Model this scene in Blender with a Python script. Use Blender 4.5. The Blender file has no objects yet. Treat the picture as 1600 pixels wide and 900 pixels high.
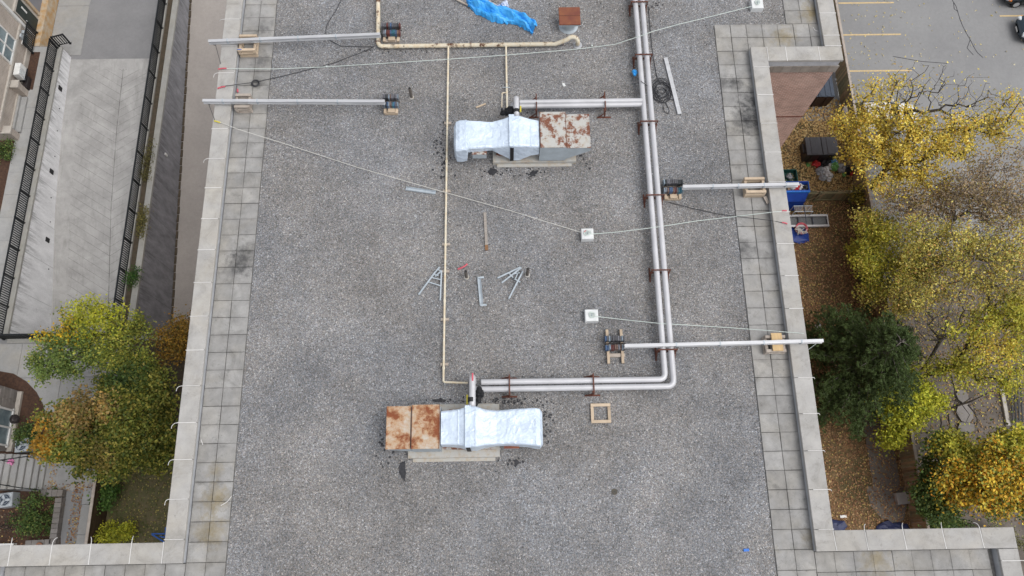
import bpy, math, random
import numpy as np
from mathutils import Vector, Matrix
random.seed(7); rng = np.random.default_rng(7)
PI = math.pi
S = bpy.context.scene
COL = S.collection

# ------------------------------------------------------------------ camera, sky, sun, exposure
CAM_H = 25.80                      # metres above the gravel of the roof
FPX = 1213.87                       # focal length in photograph pixels
TAU, YAW, ROLL = 0.31461, -0.036706, 0.020321
CAM_X, CAM_Y = -.59, -2.44
RM = Matrix.Rotation(YAW, 3, 'Z') @ Matrix.Rotation(TAU, 3, 'X') @ Matrix.Rotation(ROLL, 3, 'Z')
cam = bpy.data.cameras.new('camera')
cam.sensor_width = 36; cam.lens = FPX / 1600 * 36; cam.clip_end = 600; cam.clip_start = .1
camo = bpy.data.objects.new('camera', cam); COL.objects.link(camo)
camo.matrix_world = Matrix.Translation((CAM_X, CAM_Y, CAM_H)) @ RM.to_4x4()
S.camera = camo

SUN_EL, SUN_AZ = math.radians(62), math.radians(112)
w = bpy.data.worlds.new('World'); S.world = w; w.use_nodes = True
nt = w.node_tree; nt.nodes.clear()
sky = nt.nodes.new('ShaderNodeTexSky'); sky.sky_type = 'NISHITA'; sky.sun_disc = False
sky.sun_elevation = SUN_EL; sky.sun_rotation = SUN_AZ; sky.air_density = 1.0; sky.dust_density = 3.0
hs = nt.nodes.new('ShaderNodeHueSaturation'); hs.inputs['Saturation'].default_value = .22   # an overcast sky is nearly grey
bg = nt.nodes.new('ShaderNodeBackground'); bg.inputs['Strength'].default_value = .13
ow = nt.nodes.new('ShaderNodeOutputWorld')
nt.links.new(sky.outputs[0], hs.inputs['Color']); nt.links.new(hs.outputs[0], bg.inputs[0]); nt.links.new(bg.outputs[0], ow.inputs[0])
sl = bpy.data.lights.new('sun', 'SUN'); sl.energy = 1.0; sl.angle = math.radians(50); sl.color = (1, .97, .93)
so = bpy.data.objects.new('sun', sl); COL.objects.link(so); so.location = (0, 0, 60)
so.rotation_euler = (PI/2 - SUN_EL, 0, PI - SUN_AZ)
S.view_settings.view_transform = 'Standard'; S.view_settings.look = 'None'
S.view_settings.exposure = 0.60; S.view_settings.gamma = 1; S.view_settings.use_curve_mapping = False

G = -17.55                         # street level, metres below the roof gravel
def at(px, py, z=0.0):
    """the point of the photograph's pixel (1600x900) on the level z"""
    d = RM @ Vector(((px-800)/FPX, -(py-450)/FPX, -1))
    t = (z - CAM_H)/d.z
    return Vector((CAM_X+d.x*t, CAM_Y+d.y*t, z))

# ------------------------------------------------------------------ materials
def lin(h):
    c = [int(h[i:i+2], 16)/255 for i in (0, 2, 4)]
    return tuple((v/12.92 if v <= .04045 else ((v+.055)/1.055)**2.4) for v in c)
class N:
    def __init__(s, name):
        s.m = bpy.data.materials.new(name); s.m.use_nodes = True
        s.t = s.m.node_tree; s.b = s.t.nodes['Principled BSDF']
        s.geo = None
    def new(s, typ, **kw):
        n = s.t.nodes.new(typ)
        for k, v in kw.items(): setattr(n, k, v)
        return n
    def link(s, a, b): s.t.links.new(a, b)
    def pos(s, scale=(1, 1, 1), obj=False):
        g = s.new('ShaderNodeTexCoord') if obj else s.new('ShaderNodeNewGeometry')
        out = g.outputs['Object'] if obj else g.outputs['Position']
        mp = s.new('ShaderNodeVectorMath', operation='MULTIPLY'); mp.inputs[1].default_value = scale
        s.link(out, mp.inputs[0]); return mp.outputs[0]
    def noise(s, vec, scale, detail=4, rough=.6, dist=0):
        n = s.new('ShaderNodeTexNoise'); n.inputs['Scale'].default_value = scale
        n.inputs['Detail'].default_value = detail; n.inputs['Roughness'].default_value = rough
        n.inputs['Distortion'].default_value = dist
        s.link(vec, n.inputs['Vector']); return n.outputs['Fac']
    def vor(s, vec, scale, out='Distance', feature='F1'):
        n = s.new('ShaderNodeTexVoronoi', feature=feature); n.inputs['Scale'].default_value = scale
        s.link(vec, n.inputs['Vector']); return n.outputs[out]
    def rng(s, v, lo, hi, a=0, b=1):
        n = s.new('ShaderNodeMapRange'); n.inputs[1].default_value = lo; n.inputs[2].default_value = hi
        n.inputs[3].default_value = a; n.inputs[4].default_value = b
        s.link(v, n.inputs[0]); return n.outputs[0]
    def math(s, op, a, b=None):
        n = s.new('ShaderNodeMath', operation=op)
        for i, v in enumerate((a, b)):
            if v is None: continue
            if isinstance(v, (int, float)): n.inputs[i].default_value = v
            else: s.link(v, n.inputs[i])
        return n.outputs[0]
    def mix(s, fac, a, b, typ='MIX'):
        n = s.new('ShaderNodeMix', data_type='RGBA', blend_type=typ)
        for sock, v in ((n.inputs[0], fac), (n.inputs[6], a), (n.inputs[7], b)):
            if isinstance(v, (int, float)): sock.default_value = v
            elif isinstance(v, tuple): sock.default_value = (*v[:3], 1)
            else: s.link(v, sock)
        return n.outputs[2]
    def ramp(s, fac, stops, interp='LINEAR'):
        n = s.new('ShaderNodeValToRGB'); n.color_ramp.interpolation = interp
        e = n.color_ramp.elements
        while len(e) < len(stops): e.new(.5)
        for el, (p, c) in zip(e, stops): el.position = p; el.color = (*c[:3], 1) if isinstance(c, tuple) else (c, c, c, 1)
        s.link(fac, n.inputs[0]); return n.outputs[0]
    def objrand(s):
        return s.new('ShaderNodeObjectInfo').outputs['Random']
    def bump(s, h, strength=.5, dist=.01):
        n = s.new('ShaderNodeBump'); n.inputs['Strength'].default_value = strength; n.inputs['Distance'].default_value = dist
        s.link(h, n.inputs['Height']); s.link(n.outputs[0], s.b.inputs['Normal'])
    def out(s, col, rough=.8, metal=0, spec=.4):
        if isinstance(col, tuple): s.b.inputs['Base Color'].default_value = (*col, 1)
        else: s.link(col, s.b.inputs['Base Color'])
        if isinstance(rough, (int, float)): s.b.inputs['Roughness'].default_value = rough
        else: s.link(rough, s.b.inputs['Roughness'])
        s.b.inputs['Metallic'].default_value = metal
        s.b.inputs['Specular IOR Level'].default_value = spec
        return s.m

def m_simple(name, c, c2=None, scale=6, lo=.35, hi=.65, rough=.8, metal=0, var=0, bump=0, bscale=60, stretch=(1, 1, 1), spec=.4):
    s = N(name); p = s.pos(stretch)
    col = c
    if c2: col = s.mix(s.rng(s.noise(p, scale, 6), lo, hi), c, c2)
    if var:
        k = s.rng(s.objrand(), 0, 1, 1-var, 1+var)
        cc = s.new('ShaderNodeVectorMath', operation='SCALE')
        if isinstance(col, tuple): cc.inputs[0].default_value = col
        else: s.link(col, cc.inputs[0])
        s.link(k, cc.inputs['Scale']); col = cc.outputs[0]
    if bump: s.bump(s.noise(p, bscale, 4), bump, .01)
    return s.out(col, rough, metal, spec)

def m_gravel():
    s = N('roof_gravel'); p = s.pos()
    v1 = s.vor(p, 30, 'Color'); v2 = s.vor(p, 52, 'Color')
    sp = s.new('ShaderNodeSeparateColor'); s.link(v1, sp.inputs[0])
    sp2 = s.new('ShaderNodeSeparateColor'); s.link(v2, sp2.inputs[0])
    stops = [(0, .035), (.08, .075), (.28, .13), (.58, .185), (.85, .24), (.96, .36), (1, .58)]
    a = s.ramp(sp.outputs[0], stops); b = s.ramp(sp2.outputs[1], stops)
    c = s.mix(.5, a, b)
    tint = s.mix(s.rng(sp.outputs[2], .2, .8), (1.04, .99, .95), (.95, .99, 1.05))
    c = s.mix(1.0, c, tint, 'MULTIPLY')
    big = s.noise(p, .35, 5, .6); mid = s.noise(p, 1.6, 5, .65)
    k = s.math('ADD', s.rng(big, .32, .68, .84, 1.27), s.rng(mid, .3, .7, -.10, .10))
    k = s.math('MULTIPLY', k, s.rng(s.noise(p, .9, 6, .75, .5), .62, .74, 1, .78))
    cc = s.new('ShaderNodeVectorMath', operation='SCALE'); s.link(c, cc.inputs[0]); s.link(k, cc.inputs['Scale'])
    warm = s.mix(s.rng(s.noise(p, .22, 3), .42, .62), (1.03, 1.0, .97), (.985, .995, 1.02))
    c = s.mix(1.0, cc.outputs[0], warm, 'MULTIPLY')
    h = s.math('SUBTRACT', 1, s.vor(p, 30))
    s.bump(h, .75, .02)
    return s.out(c, .92, 0, .25)

def m_concrete(name, c, var=.07, stain=.5, spots=(), green=None, fine=.12, edge=0, streak=0):
    s = N(name); p = s.pos()
    n1 = s.noise(p, 2.2, 6, .65); n2 = s.noise(p, 55, 3, .7); n3 = s.noise(p, .8, 4, .6, .4)
    k = s.math('ADD', s.rng(n1, .3, .7, 1-stain*.22, 1+stain*.16), s.rng(n2, .25, .75, -fine, fine))
    if var: k = s.math('MULTIPLY', k, s.rng(s.objrand(), 0, 1, 1-var, 1+var))
    k = s.math('MULTIPLY', k, s.rng(s.noise(p, 7, 5, .75, .6), .30, .40, 1-.35*stain, 1))
    g = s.new('ShaderNodeNewGeometry').outputs['Position']
    col = s.mix(s.rng(n3, .45, .7), c, tuple(v*f for v, f in zip(c, (1.02, .99, .93))))
    if edge:
        oc = s.new('ShaderNodeTexCoord').outputs['Object']; ab = s.new('ShaderNodeVectorMath', operation='ABSOLUTE'); s.link(oc, ab.inputs[0])
        sx_ = s.new('ShaderNodeSeparateXYZ'); s.link(ab.outputs[0], sx_.inputs[0])
        e = s.rng(s.math('MAXIMUM', sx_.outputs[0], sx_.outputs[1]), edge*.55, edge, 0, 1)
        e = s.math('MULTIPLY', e, s.rng(s.noise(p, 3.1, 6, .75, .4), .38, .66, 0, .34))
        col = s.mix(e, col, (c[0]*.42, c[1]*.40, c[2]*.38))
        bl = s.rng(s.noise(p, 1.1, 7, .80, .9), .55, .72, 0, .62); col = s.mix(bl, col, (c[0]*.42, c[1]*.42, c[2]*.41))
    if streak:
        st = s.rng(s.noise(s.pos((1, 1, 1)), 1.1, 7, .75, 1.2), .50, .72, 0, streak); col = s.mix(st, col, (c[0]*.62, c[1]*.61, c[2]*.58))
        st = s.rng(s.noise(p, 4.3, 6, .8), .60, .72, 0, streak); col = s.mix(st, col, (c[0]*.55, c[1]*.55, c[2]*.54))
    for (sx, sy, r, amt, sc) in spots:
        d = s.new('ShaderNodeVectorMath', operation='DISTANCE'); s.link(g, d.inputs[0]); d.inputs[1].default_value = (sx, sy, .03); r *= 1.25; amt = min(.95, amt*1.25)
        wob = s.math('ADD', d.outputs['Value'], s.rng(s.noise(p, 5, 5, .7), .2, .8, -r*.7, r*.7))
        f = s.rng(wob, 0, r, amt, 0)
        col = s.mix(f, col, sc)
    cc = s.new('ShaderNodeVectorMath', operation='SCALE'); s.link(col, cc.inputs[0]); s.link(k, cc.inputs['Scale'])
    s.bump(n2, .25, .006)
    return s.out(cc.outputs[0], .88, 0, .25)

def m_rustpaint(name, paint, rust, lo, hi, sc=3.0, wide=False):
    s = N(name); p = s.pos(obj=False)
    a = s.noise(p, sc, 8, .72, .2); b = s.noise(p, sc*.45, 4, .6)
    f = s.math('ADD', s.math('MULTIPLY', a, .6), s.math('MULTIPLY', b, .5))
    fr = s.rng(f, lo, hi)
    halo = s.rng(f, lo-.10, lo+.02, 0, .75)
    rc = s.mix(s.noise(p, 9, 5), rust, tuple(v*.55 for v in rust))
    st = s.mix(s.rng(s.noise(p, 5, 6, .7), .45, .75), paint, (paint[0]*.9, paint[1]*.72, paint[2]*.5))
    st = s.mix(halo, st, (rust[0]*1.5, rust[1]*2.5, rust[2]*2.2)) if wide else st
    col = s.mix(fr, st, rc)
    s.bump(a, .2, .006)
    return s.out(col, .75, 0, .3)

def m_leaf(name):
    s = N(name)
    a = s.new('ShaderNodeAttribute'); a.attribute_name = 'tint'
    s.out(a.outputs['Color'], .6, 0, .3)
    tr = s.new('ShaderNodeBsdfTranslucent'); s.link(a.outputs['Color'], tr.inputs[0])
    mx = s.new('ShaderNodeMixShader'); mx.inputs[0].default_value = .22
    s.link(s.b.outputs[0], mx.inputs[1]); s.link(tr.outputs[0], mx.inputs[2])
    s.link(mx.outputs[0], s.t.nodes['Material Output'].inputs[0])
    return s.m

def m_brick(name, c1, c2, mortar, sx, axis='XZ', w=.22, h=.075, rows=1):
    s = N(name); g = s.new('ShaderNodeNewGeometry').outputs['Position']
    sp = s.new('ShaderNodeSeparateXYZ'); s.link(g, sp.inputs[0]); cb = s.new('ShaderNodeCombineXYZ')
    s.link(sp.outputs['XYZ'.index(axis[0])], cb.inputs[0]); s.link(sp.outputs['XYZ'.index(axis[1])], cb.inputs[1])
    b = s.new('ShaderNodeTexBrick'); b.inputs['Scale'].default_value = 1
    b.inputs['Brick Width'].default_value = w; b.inputs['Row Height'].default_value = h; b.inputs['Mortar Size'].default_value = .010
    b.inputs['Color1'].default_value = (*c1, 1); b.inputs['Color2'].default_value = (*c2, 1); b.inputs['Mortar'].default_value = (*mortar, 1)
    s.link(cb.outputs[0], b.inputs[0])
    n = s.noise(g, 1.2, 5); k = s.rng(n, .3, .7, .85, 1.15)
    cc = s.new('ShaderNodeVectorMath', operation='SCALE'); s.link(b.outputs[0], cc.inputs[0]); s.link(k, cc.inputs['Scale'])
    s.bump(b.outputs['Fac'], -.5, .01)
    return s.out(cc.outputs[0], .9, 0, .2)

DK = (.05, .05, .052); BR = (.20, .155, .07)
SPOT = [(at(x, y, .03).x, at(x, y, .03).y, r, a, c) for x, y, r, a, c in
        [(383, 400, .55, .6, DK), (371, 418, .5, .5, DK), (1177, 158, .6, .7, DK), (1168, 188, .6, .75, DK), (1150, 130, .3, .6, DK), (1130, 130, .35, .5, DK),
         (1160, 390, .4, .6, DK), (1172, 885, .6, .85, DK), (1190, 893, .45, .8, DK), (1180, 863, .3, .4, DK), (408, 95, .4, .5, DK), (412, 45, .35, .5, DK), (405, 130, .3, .45, DK),
         (336, 780, .45, .55, BR), (330, 830, .5, .55, BR), (338, 735, .3, .4, BR), (1225, 57, .5, .5, BR), (1270, 20, .5, .6, BR), (1370, 878, .5, .5, BR), (1268, 840, .3, .4, BR), (1200, 862, .3, .35, BR)]]
M = {}
M['gravel'] = m_gravel()
M['slab'] = m_concrete('paving_slab_concrete', (.285, .280, .272), .10, 1.0, SPOT, edge=.30)
M['coping'] = m_concrete('coping_concrete', (.36, .350, .336), .05, .6, streak=.7)
M['parapet'] = m_simple('parapet_flashing', (.42, .43, .45), (.33, .34, .36), 3)
M['membrane'] = m_simple('joint_sand', (.22, .212, .20), (.13, .125, .118), 8, rough=.95)
M['brick'] = m_brick('brown_brick', (.43, .265, .215), (.29, .18, .145), (.50, .42, .37), 1)
M['band'] = m_concrete('band_stone', (.25, .225, .20), .12, .9)
M['sealant'] = m_simple('white_sealant', (.58, .57, .555), rough=.6)
M['silver'] = None
s = N('silver_sheet'); p = s.pos()
dn = s.new('ShaderNodeVectorMath', operation='ADD'); nz = s.new('ShaderNodeTexNoise'); nz.inputs['Scale'].default_value = 2.5; s.link(p, nz.inputs['Vector'])
s.link(p, dn.inputs[0]); s.link(nz.outputs['Color'], dn.inputs[1])
w1 = s.vor(dn.outputs[0], 1.7, 'Distance', 'F1'); w2 = s.vor(dn.outputs[0], 4.6, 'Distance', 'F1'); w3 = s.noise(p, 9, 4, .6, 1)
hgt = s.math('ADD', s.math('MULTIPLY', w1, 1.0), s.math('ADD', s.math('MULTIPLY', w2, .45), s.math('MULTIPLY', w3, .2)))
s.bump(hgt, .42, .11)
M['silver'] = s.out(s.mix(s.rng(s.noise(p, 2, 4), .35, .7), (.60, .69, .80), (.50, .58, .69)), .36, .05, .5)
M['rust_cream'] = m_rustpaint('rusty_cream_paint', (.42, .415, .395), (.225, .09, .055), .53, .60, 5.0)
M['rust_heavy'] = m_rustpaint('heavily_rusted_paint', (.46, .435, .39), (.25, .075, .03), .525, .60, 2.4, True)
M['rust_solid'] = m_simple('rusted_steel_lid', (.15, .045, .03), (.21, .075, .035), 3, rough=.7, bump=.15)
M['rust_bar'] = m_simple('rusted_bar', (.15, .05, .032), (.075, .035, .025), 14, rough=.85)
M['greyblue'] = m_simple('grey_blue_paint', (.40, .45, .49), (.33, .37, .40), 3, rough=.6)
M['curb'] = m_rustpaint('curb_paint', (.40, .395, .375), (.28, .13, .04), .64, .76, 1.6)
M['gas'] = m_rustpaint('cream_pipe_paint', (.60, .55, .44), (.13, .055, .03), .575, .65, 7)
M['gas_thin'] = m_rustpaint('cream_thin_pipe_paint', (.62, .57, .46), (.2, .12, .05), .66, .73, 6)
M['jacket'] = m_simple('insulation_jacket', (.53, .53, .55), (.43, .43, .445), 1.6, .3, .75, rough=.42, metal=.12, bump=.12, bscale=7)
M['alu'] = m_simple('aluminium', (.55, .555, .57), (.45, .455, .47), 3, rough=.42, metal=.3, stretch=(.3, 3, 3))
M['galv'] = m_simple('galvanised_steel', (.43, .48, .525), (.34, .385, .42), 9, rough=.5, metal=.1)
M['black'] = m_simple('black_rubber', (.012, .012, .014), rough=.6)
M['tar'] = m_simple('tar', (.014, .014, .018), (.035, .035, .04), 12, rough=.6)
M['pine_wood'] = m_simple('pale_timber', (.50, .40, .295), (.40, .315, .23), 4, var=.14, stretch=(1, 1, 6))
M['old_wood'] = m_simple('weathered_timber', (.30, .27, .245), (.22, .195, .17), 7, var=.15, stretch=(1, 4, 1))
M['grey_wood'] = m_simple('grey_timber', (.42, .37, .32), (.33, .28, .24), 5, var=.12)
M['rope'] = m_simple('pale_rope', (.60, .64, .60), (.45, .53, .50), 30)
M['rope_w'] = m_simple('white_rope', (.56, .55, .51), (.45, .44, .41), 30)
M['cable'] = m_simple('dark_cable', (.03, .03, .035), rough=.6)
M['red'] = m_simple('red_plastic', (.58, .10, .13), (.45, .08, .11), 9, rough=.5)
M['yellow'] = m_simple('yellow_plastic', (.65, .55, .06), rough=.5)
s = N('blue_tarp'); p = s.pos()
s.bump(s.noise(p, 5, 5, .6, .8), .35, .05)
M['tarp'] = s.out(s.mix(s.rng(s.noise(p, 2.5, 3), .3, .7), (.025, .30, .74), (.06, .38, .80)), .42, 0, .5)
M['plastic'] = m_simple('crumpled_plastic', (.62, .66, .72), (.35, .42, .62), 9, rough=.3)
M['anchor'] = m_simple('white_painted_block', (.66, .67, .67), (.56, .57, .57), 5, rough=.7)
for i, (c) in enumerate([(.05, .16, .22), (.14, .045, .04), (.16, .16, .18), (.07, .12, .22), (.045, .05, .055), (.18, .12, .10), (.22, .27, .32), (.10, .10, .11)]):
    M['w%d' % i] = m_simple('weight_paint_%s' % 'teal maroon grey blue black brown steel charcoal'.split()[i], c, tuple(v*.6 for v in c), 20, rough=.7, var=.2)
M['asphalt'] = None
def m_asphalt(name, c, c2, scale=.35, crack=False):
    s = N(name); p = s.pos()
    col = s.mix(s.rng(s.noise(p, scale, 6, .6), .3, .7), c, c2)
    k = s.math('ADD', s.rng(s.noise(p, 40, 3, .8), .25, .75, .86, 1.12), s.rng(s.noise(p, 5, 5, .7), .3, .7, -.06, .06))
    cc = s.new('ShaderNodeVectorMath', operation='SCALE'); s.link(col, cc.inputs[0]); s.link(k, cc.inputs['Scale'])
    col = cc.outputs[0]
    dark = s.rng(s.noise(p, 2.6, 7, .7), .70, .78)
    col = s.mix(s.math('MULTIPLY', dark, .55), col, (.03, .03, .03))
    s.bump(s.noise(p, 60, 3), .25, .008)
    return s.out(col, .9, 0, .25)
M['asphalt'] = m_asphalt('asphalt', (.205, .205, .208), (.245, .245, .245))
M['driveway'] = m_asphalt('driveway_asphalt', (.185, .184, .188), (.225, .223, .226), .6)
M['trench'] = m_asphalt('stained_concrete_floor', (.30, .275, .255), (.36, .33, .305), .5)
M['path'] = m_asphalt('worn_path', (.085, .074, .064), (.165, .142, .124), 1.1)
M['walk'] = m_concrete('sidewalk_concrete', (.30, .298, .292), .06, .5)
M['walk_dark'] = m_concrete('old_walk_concrete', (.15, .135, .12), .06, .7)
# ramp: concrete with chevron grooves cut into it
s = N('grooved_ramp_concrete'); p = s.pos()
sp = s.new('ShaderNodeSeparateXYZ'); s.link(p, sp.inputs[0])
cx = s.math('ABSOLUTE', s.math('ADD', sp.outputs[0], 25.45))
gl = s.math('FRACT', s.math('MULTIPLY', s.math('SUBTRACT', sp.outputs[1], s.math('MULTIPLY', cx, .62)), 1/.56))
groove = s.math('LESS_THAN', gl, .036)
inside = s.math('MULTIPLY', s.math('LESS_THAN', cx, 2.6), s.math('LESS_THAN', sp.outputs[1], 27.6))
centre = s.math('LESS_THAN', cx, .022)
groove = s.math('MAXIMUM', s.math('MULTIPLY', groove, inside), s.math('MULTIPLY', centre, inside))
groove = s.math('MULTIPLY', groove, s.rng(s.noise(p, 1.6, 5), .35, .6, .25, .85))
mot = s.math('ADD', s.rng(s.noise(p, .7, 7, .72, .4), .3, .7, .74, 1.18), s.rng(s.noise(p, 30, 3), .3, .7, -.06, .06))
cc = s.new('ShaderNodeVectorMath', operation='SCALE'); cc.inputs[0].default_value = (.345, .338, .328); s.link(mot, cc.inputs['Scale'])
col = s.mix(s.rng(s.noise(s.pos((1, .12, 1)), 2.6, 7, .75), .52, .70, 0, .42), cc.outputs[0], (.17, .165, .155))
col = s.mix(s.rng(s.noise(p, .55, 6, .7), .56, .70, 0, .35), col, (.19, .185, .175))
col = s.mix(groove, col, (.09, .085, .08)); s.bump(groove, -1, .02)
M['ramp'] = s.out(col, .9, 0, .2)
# retaining walls: board-marked, water-stained concrete
def m_wallstain(name, c, amt):
    s = N(name); p = s.pos((1, 1, .35)); q = s.pos()
    a = s.noise(p, 2.2, 7, .7); 
    k = s.math('ADD', s.rng(a, .3, .75, 1, 1-amt), s.rng(s.noise(q, 25, 3), .3, .7, -.08, .08))
    sp = s.new('ShaderNodeSeparateXYZ'); s.link(q, sp.inputs[0])
    jt = s.math('LESS_THAN', s.math('FRACT', s.math('MULTIPLY', sp.outputs[1], 1/2.4)), .012)
    cc = s.new('ShaderNodeVectorMath', operation='SCALE'); cc.inputs[0].default_value = c; s.link(k, cc.inputs['Scale'])
    col = s.mix(s.math('MULTIPLY', jt, .6), cc.outputs[0], tuple(v*.3 for v in c))
    col = s.mix(s.rng(s.noise(q, 3.2, 6, .7), .64, .72, 0, amt), col, (.05, .05, .05))
    top = s.rng(sp.outputs[2], G-1.6, G-.1, 0, 1); drip = s.rng(s.noise(s.pos((1, 2.6, .22)), 2.2, 6, .8), .47, .62, 0, .6)
    col = s.mix(s.math('MULTIPLY', top, drip), col, (.05, .05, .05))
    return s.out(col, .9, 0, .2)
M['wall_light'] = m_wallstain('stained_retaining_wall', (.80, .80, .81), .30)
M['wall_dark'] = m_wallstain('damp_retaining_wall', (.33, .33, .35), .55)
M['cap'] = m_concrete('wall_cap_concrete', (.30, .295, .275), .05, .6)
M['soil'] = m_simple('soil', (.085, .065, .045), (.055, .045, .03), 6, rough=.95, bump=.4, bscale=18)
M['mulch'] = m_simple('brown_mulch', (.085, .045, .028), (.045, .025, .018), 9, rough=.95, bump=.6, bscale=25)
s = N('leafy_lawn'); p = s.pos()
a = s.noise(p, .5, 5, .65); b = s.noise(p, 14, 5, .8); c_ = s.vor(p, 11, 'Color')
lawn = s.mix(s.rng(b, .3, .7), (.060, .062, .028), (.11, .085, .045))
lv = s.mix(s.rng(c_, .2, .9), (.19, .105, .055), (.31, .195, .105))
f = s.math('MULTIPLY', s.rng(a, .36, .56), s.rng(b, .42, .56))
s.bump(b, .6, .03)
M['lawn'] = s.out(s.mix(f, lawn, lv), .95, 0, .15)
M['grass'] = m_simple('dull_lawn', (.10, .105, .045), (.16, .13, .075), 3, rough=.95, bump=.5, bscale=25)
M['leaf'] = m_leaf('leaf'); 
M['bark'] = m_simple('dark_bark', (.035, .028, .024), (.06, .05, .042), 8, rough=.95)
M['bark_grey'] = m_simple('grey_bark', (.17, .15, .135), (.10, .09, .08), 8, rough=.95)
M['fence_wood'] = m_simple('fence_board', (.30, .215, .125), (.20, .155, .095), 6, var=.28, stretch=(1, 1, .3), rough=.95)
M['fence_green'] = m_simple('mossy_fence_board', (.22, .19, .105), (.15, .14, .085), 6, var=.28, rough=.95)
M['deckwood'] = m_simple('brown_fence_board', (.085, .055, .03), (.05, .034, .02), 6, var=.25, rough=.95)
M['fence_black'] = m_simple('black_fence_metal', (.006, .008, .010), rough=.45)
M['lineyellow'] = m_simple('parking_paint', (.60, .44, .22), (.42, .33, .20), 7)
M['house_brick'] = m_brick('buff_brick', (.40, .34, .29), (.32, .27, .23), (.42, .40, .37), 1, 'YZ', .25, .085)
M['house_trim'] = m_simple('pale_trim', (.42, .39, .35), (.35, .32, .28), 3)
M['white_trim'] = m_simple('white_frame', (.66, .66, .64), (.58, .58, .57), 3, rough=.5)
M['glass'] = m_simple('window_glass', (.10, .14, .16), (.22, .28, .30), 1.3, rough=.08, spec=.8)
M['door'] = m_simple('dark_green_door', (.012, .022, .02), (.02, .032, .03), 3, rough=.4)
M['doorgrey'] = m_simple('grey_door', (.20, .205, .23), (.17, .175, .19), 2, rough=.5)
M['rustframe'] = m_simple('rust_stained_frame', (.42, .36, .28), (.38, .22, .08), 2.5)
M['acwhite'] = m_simple('ac_white', (.66, .66, .64), (.58, .58, .56), 4, rough=.5)
M['acgrey'] = m_simple('condenser_grey', (.40, .43, .46), (.33, .36, .38), 4, rough=.5)
M['fan'] = m_simple('fan_blade', (.05, .055, .075), rough=.5)
M['stone'] = m_concrete('block_stone', (.20, .185, .175), .15, .7)
M['bin_black'] = m_simple('black_bin', (.018, .015, .016), (.028, .022, .022), 3, rough=.5)
M['bin_lid'] = m_simple('charcoal_lid', (.055, .052, .058), (.04, .038, .042), 3, rough=.45)
M['bin_navy'] = m_simple('navy_lid', (.045, .06, .085), (.035, .045, .065), 3, rough=.4)
M['bin_blue'] = m_simple('blue_bin', (.008, .045, .27), (.006, .03, .19), 3, rough=.45)
M['bin_rim'] = m_simple('blue_rim', (.015, .14, .52), rough=.45)
M['bin_brown'] = m_simple('brown_bin', (.035, .018, .014), rough=.6)
M['green_p'] = m_simple('green_plastic', (.015, .09, .075), (.01, .06, .05), 5, rough=.5)
M['bluemetal'] = m_simple('blue_frame_paint', (.02, .10, .38), rough=.5)
M['navy'] = m_simple('navy_sheet', (.015, .02, .065), (.02, .03, .09), 4, rough=.5)
M['paint_dark'] = m_simple('dark_car_paint', (.012, .018, .022), rough=.2, spec=.7)
M['paint_blue'] = m_simple('dark_blue_car_paint', (.012, .025, .04), rough=.2, spec=.7)
M['paint_white'] = m_simple('white_car_paint', (.70, .70, .72), rough=.25, spec=.6)
M['lamp'] = m_simple('headlight_glass', (.55, .58, .6), rough=.1, spec=.8)
M['amber'] = m_simple('amber_lens', (.6, .18, .02), rough=.2)
M['pink'] = m_simple('pink_plastic', (.65, .22, .42), rough=.5)
for k, c in dict(bag_white=(.55, .55, .56), bag_black=(.02, .02, .022), bag_red=(.5, .03, .03), bag_green=(.14, .35, .10), bag_grey=(.30, .31, .33), bag_blue=(.08, .25, .45), card=(.34, .24, .15)).items():
    M[k] = m_simple('rubbish_' + k, c, tuple(v*.7 for v in c), 10, rough=.45)

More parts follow.
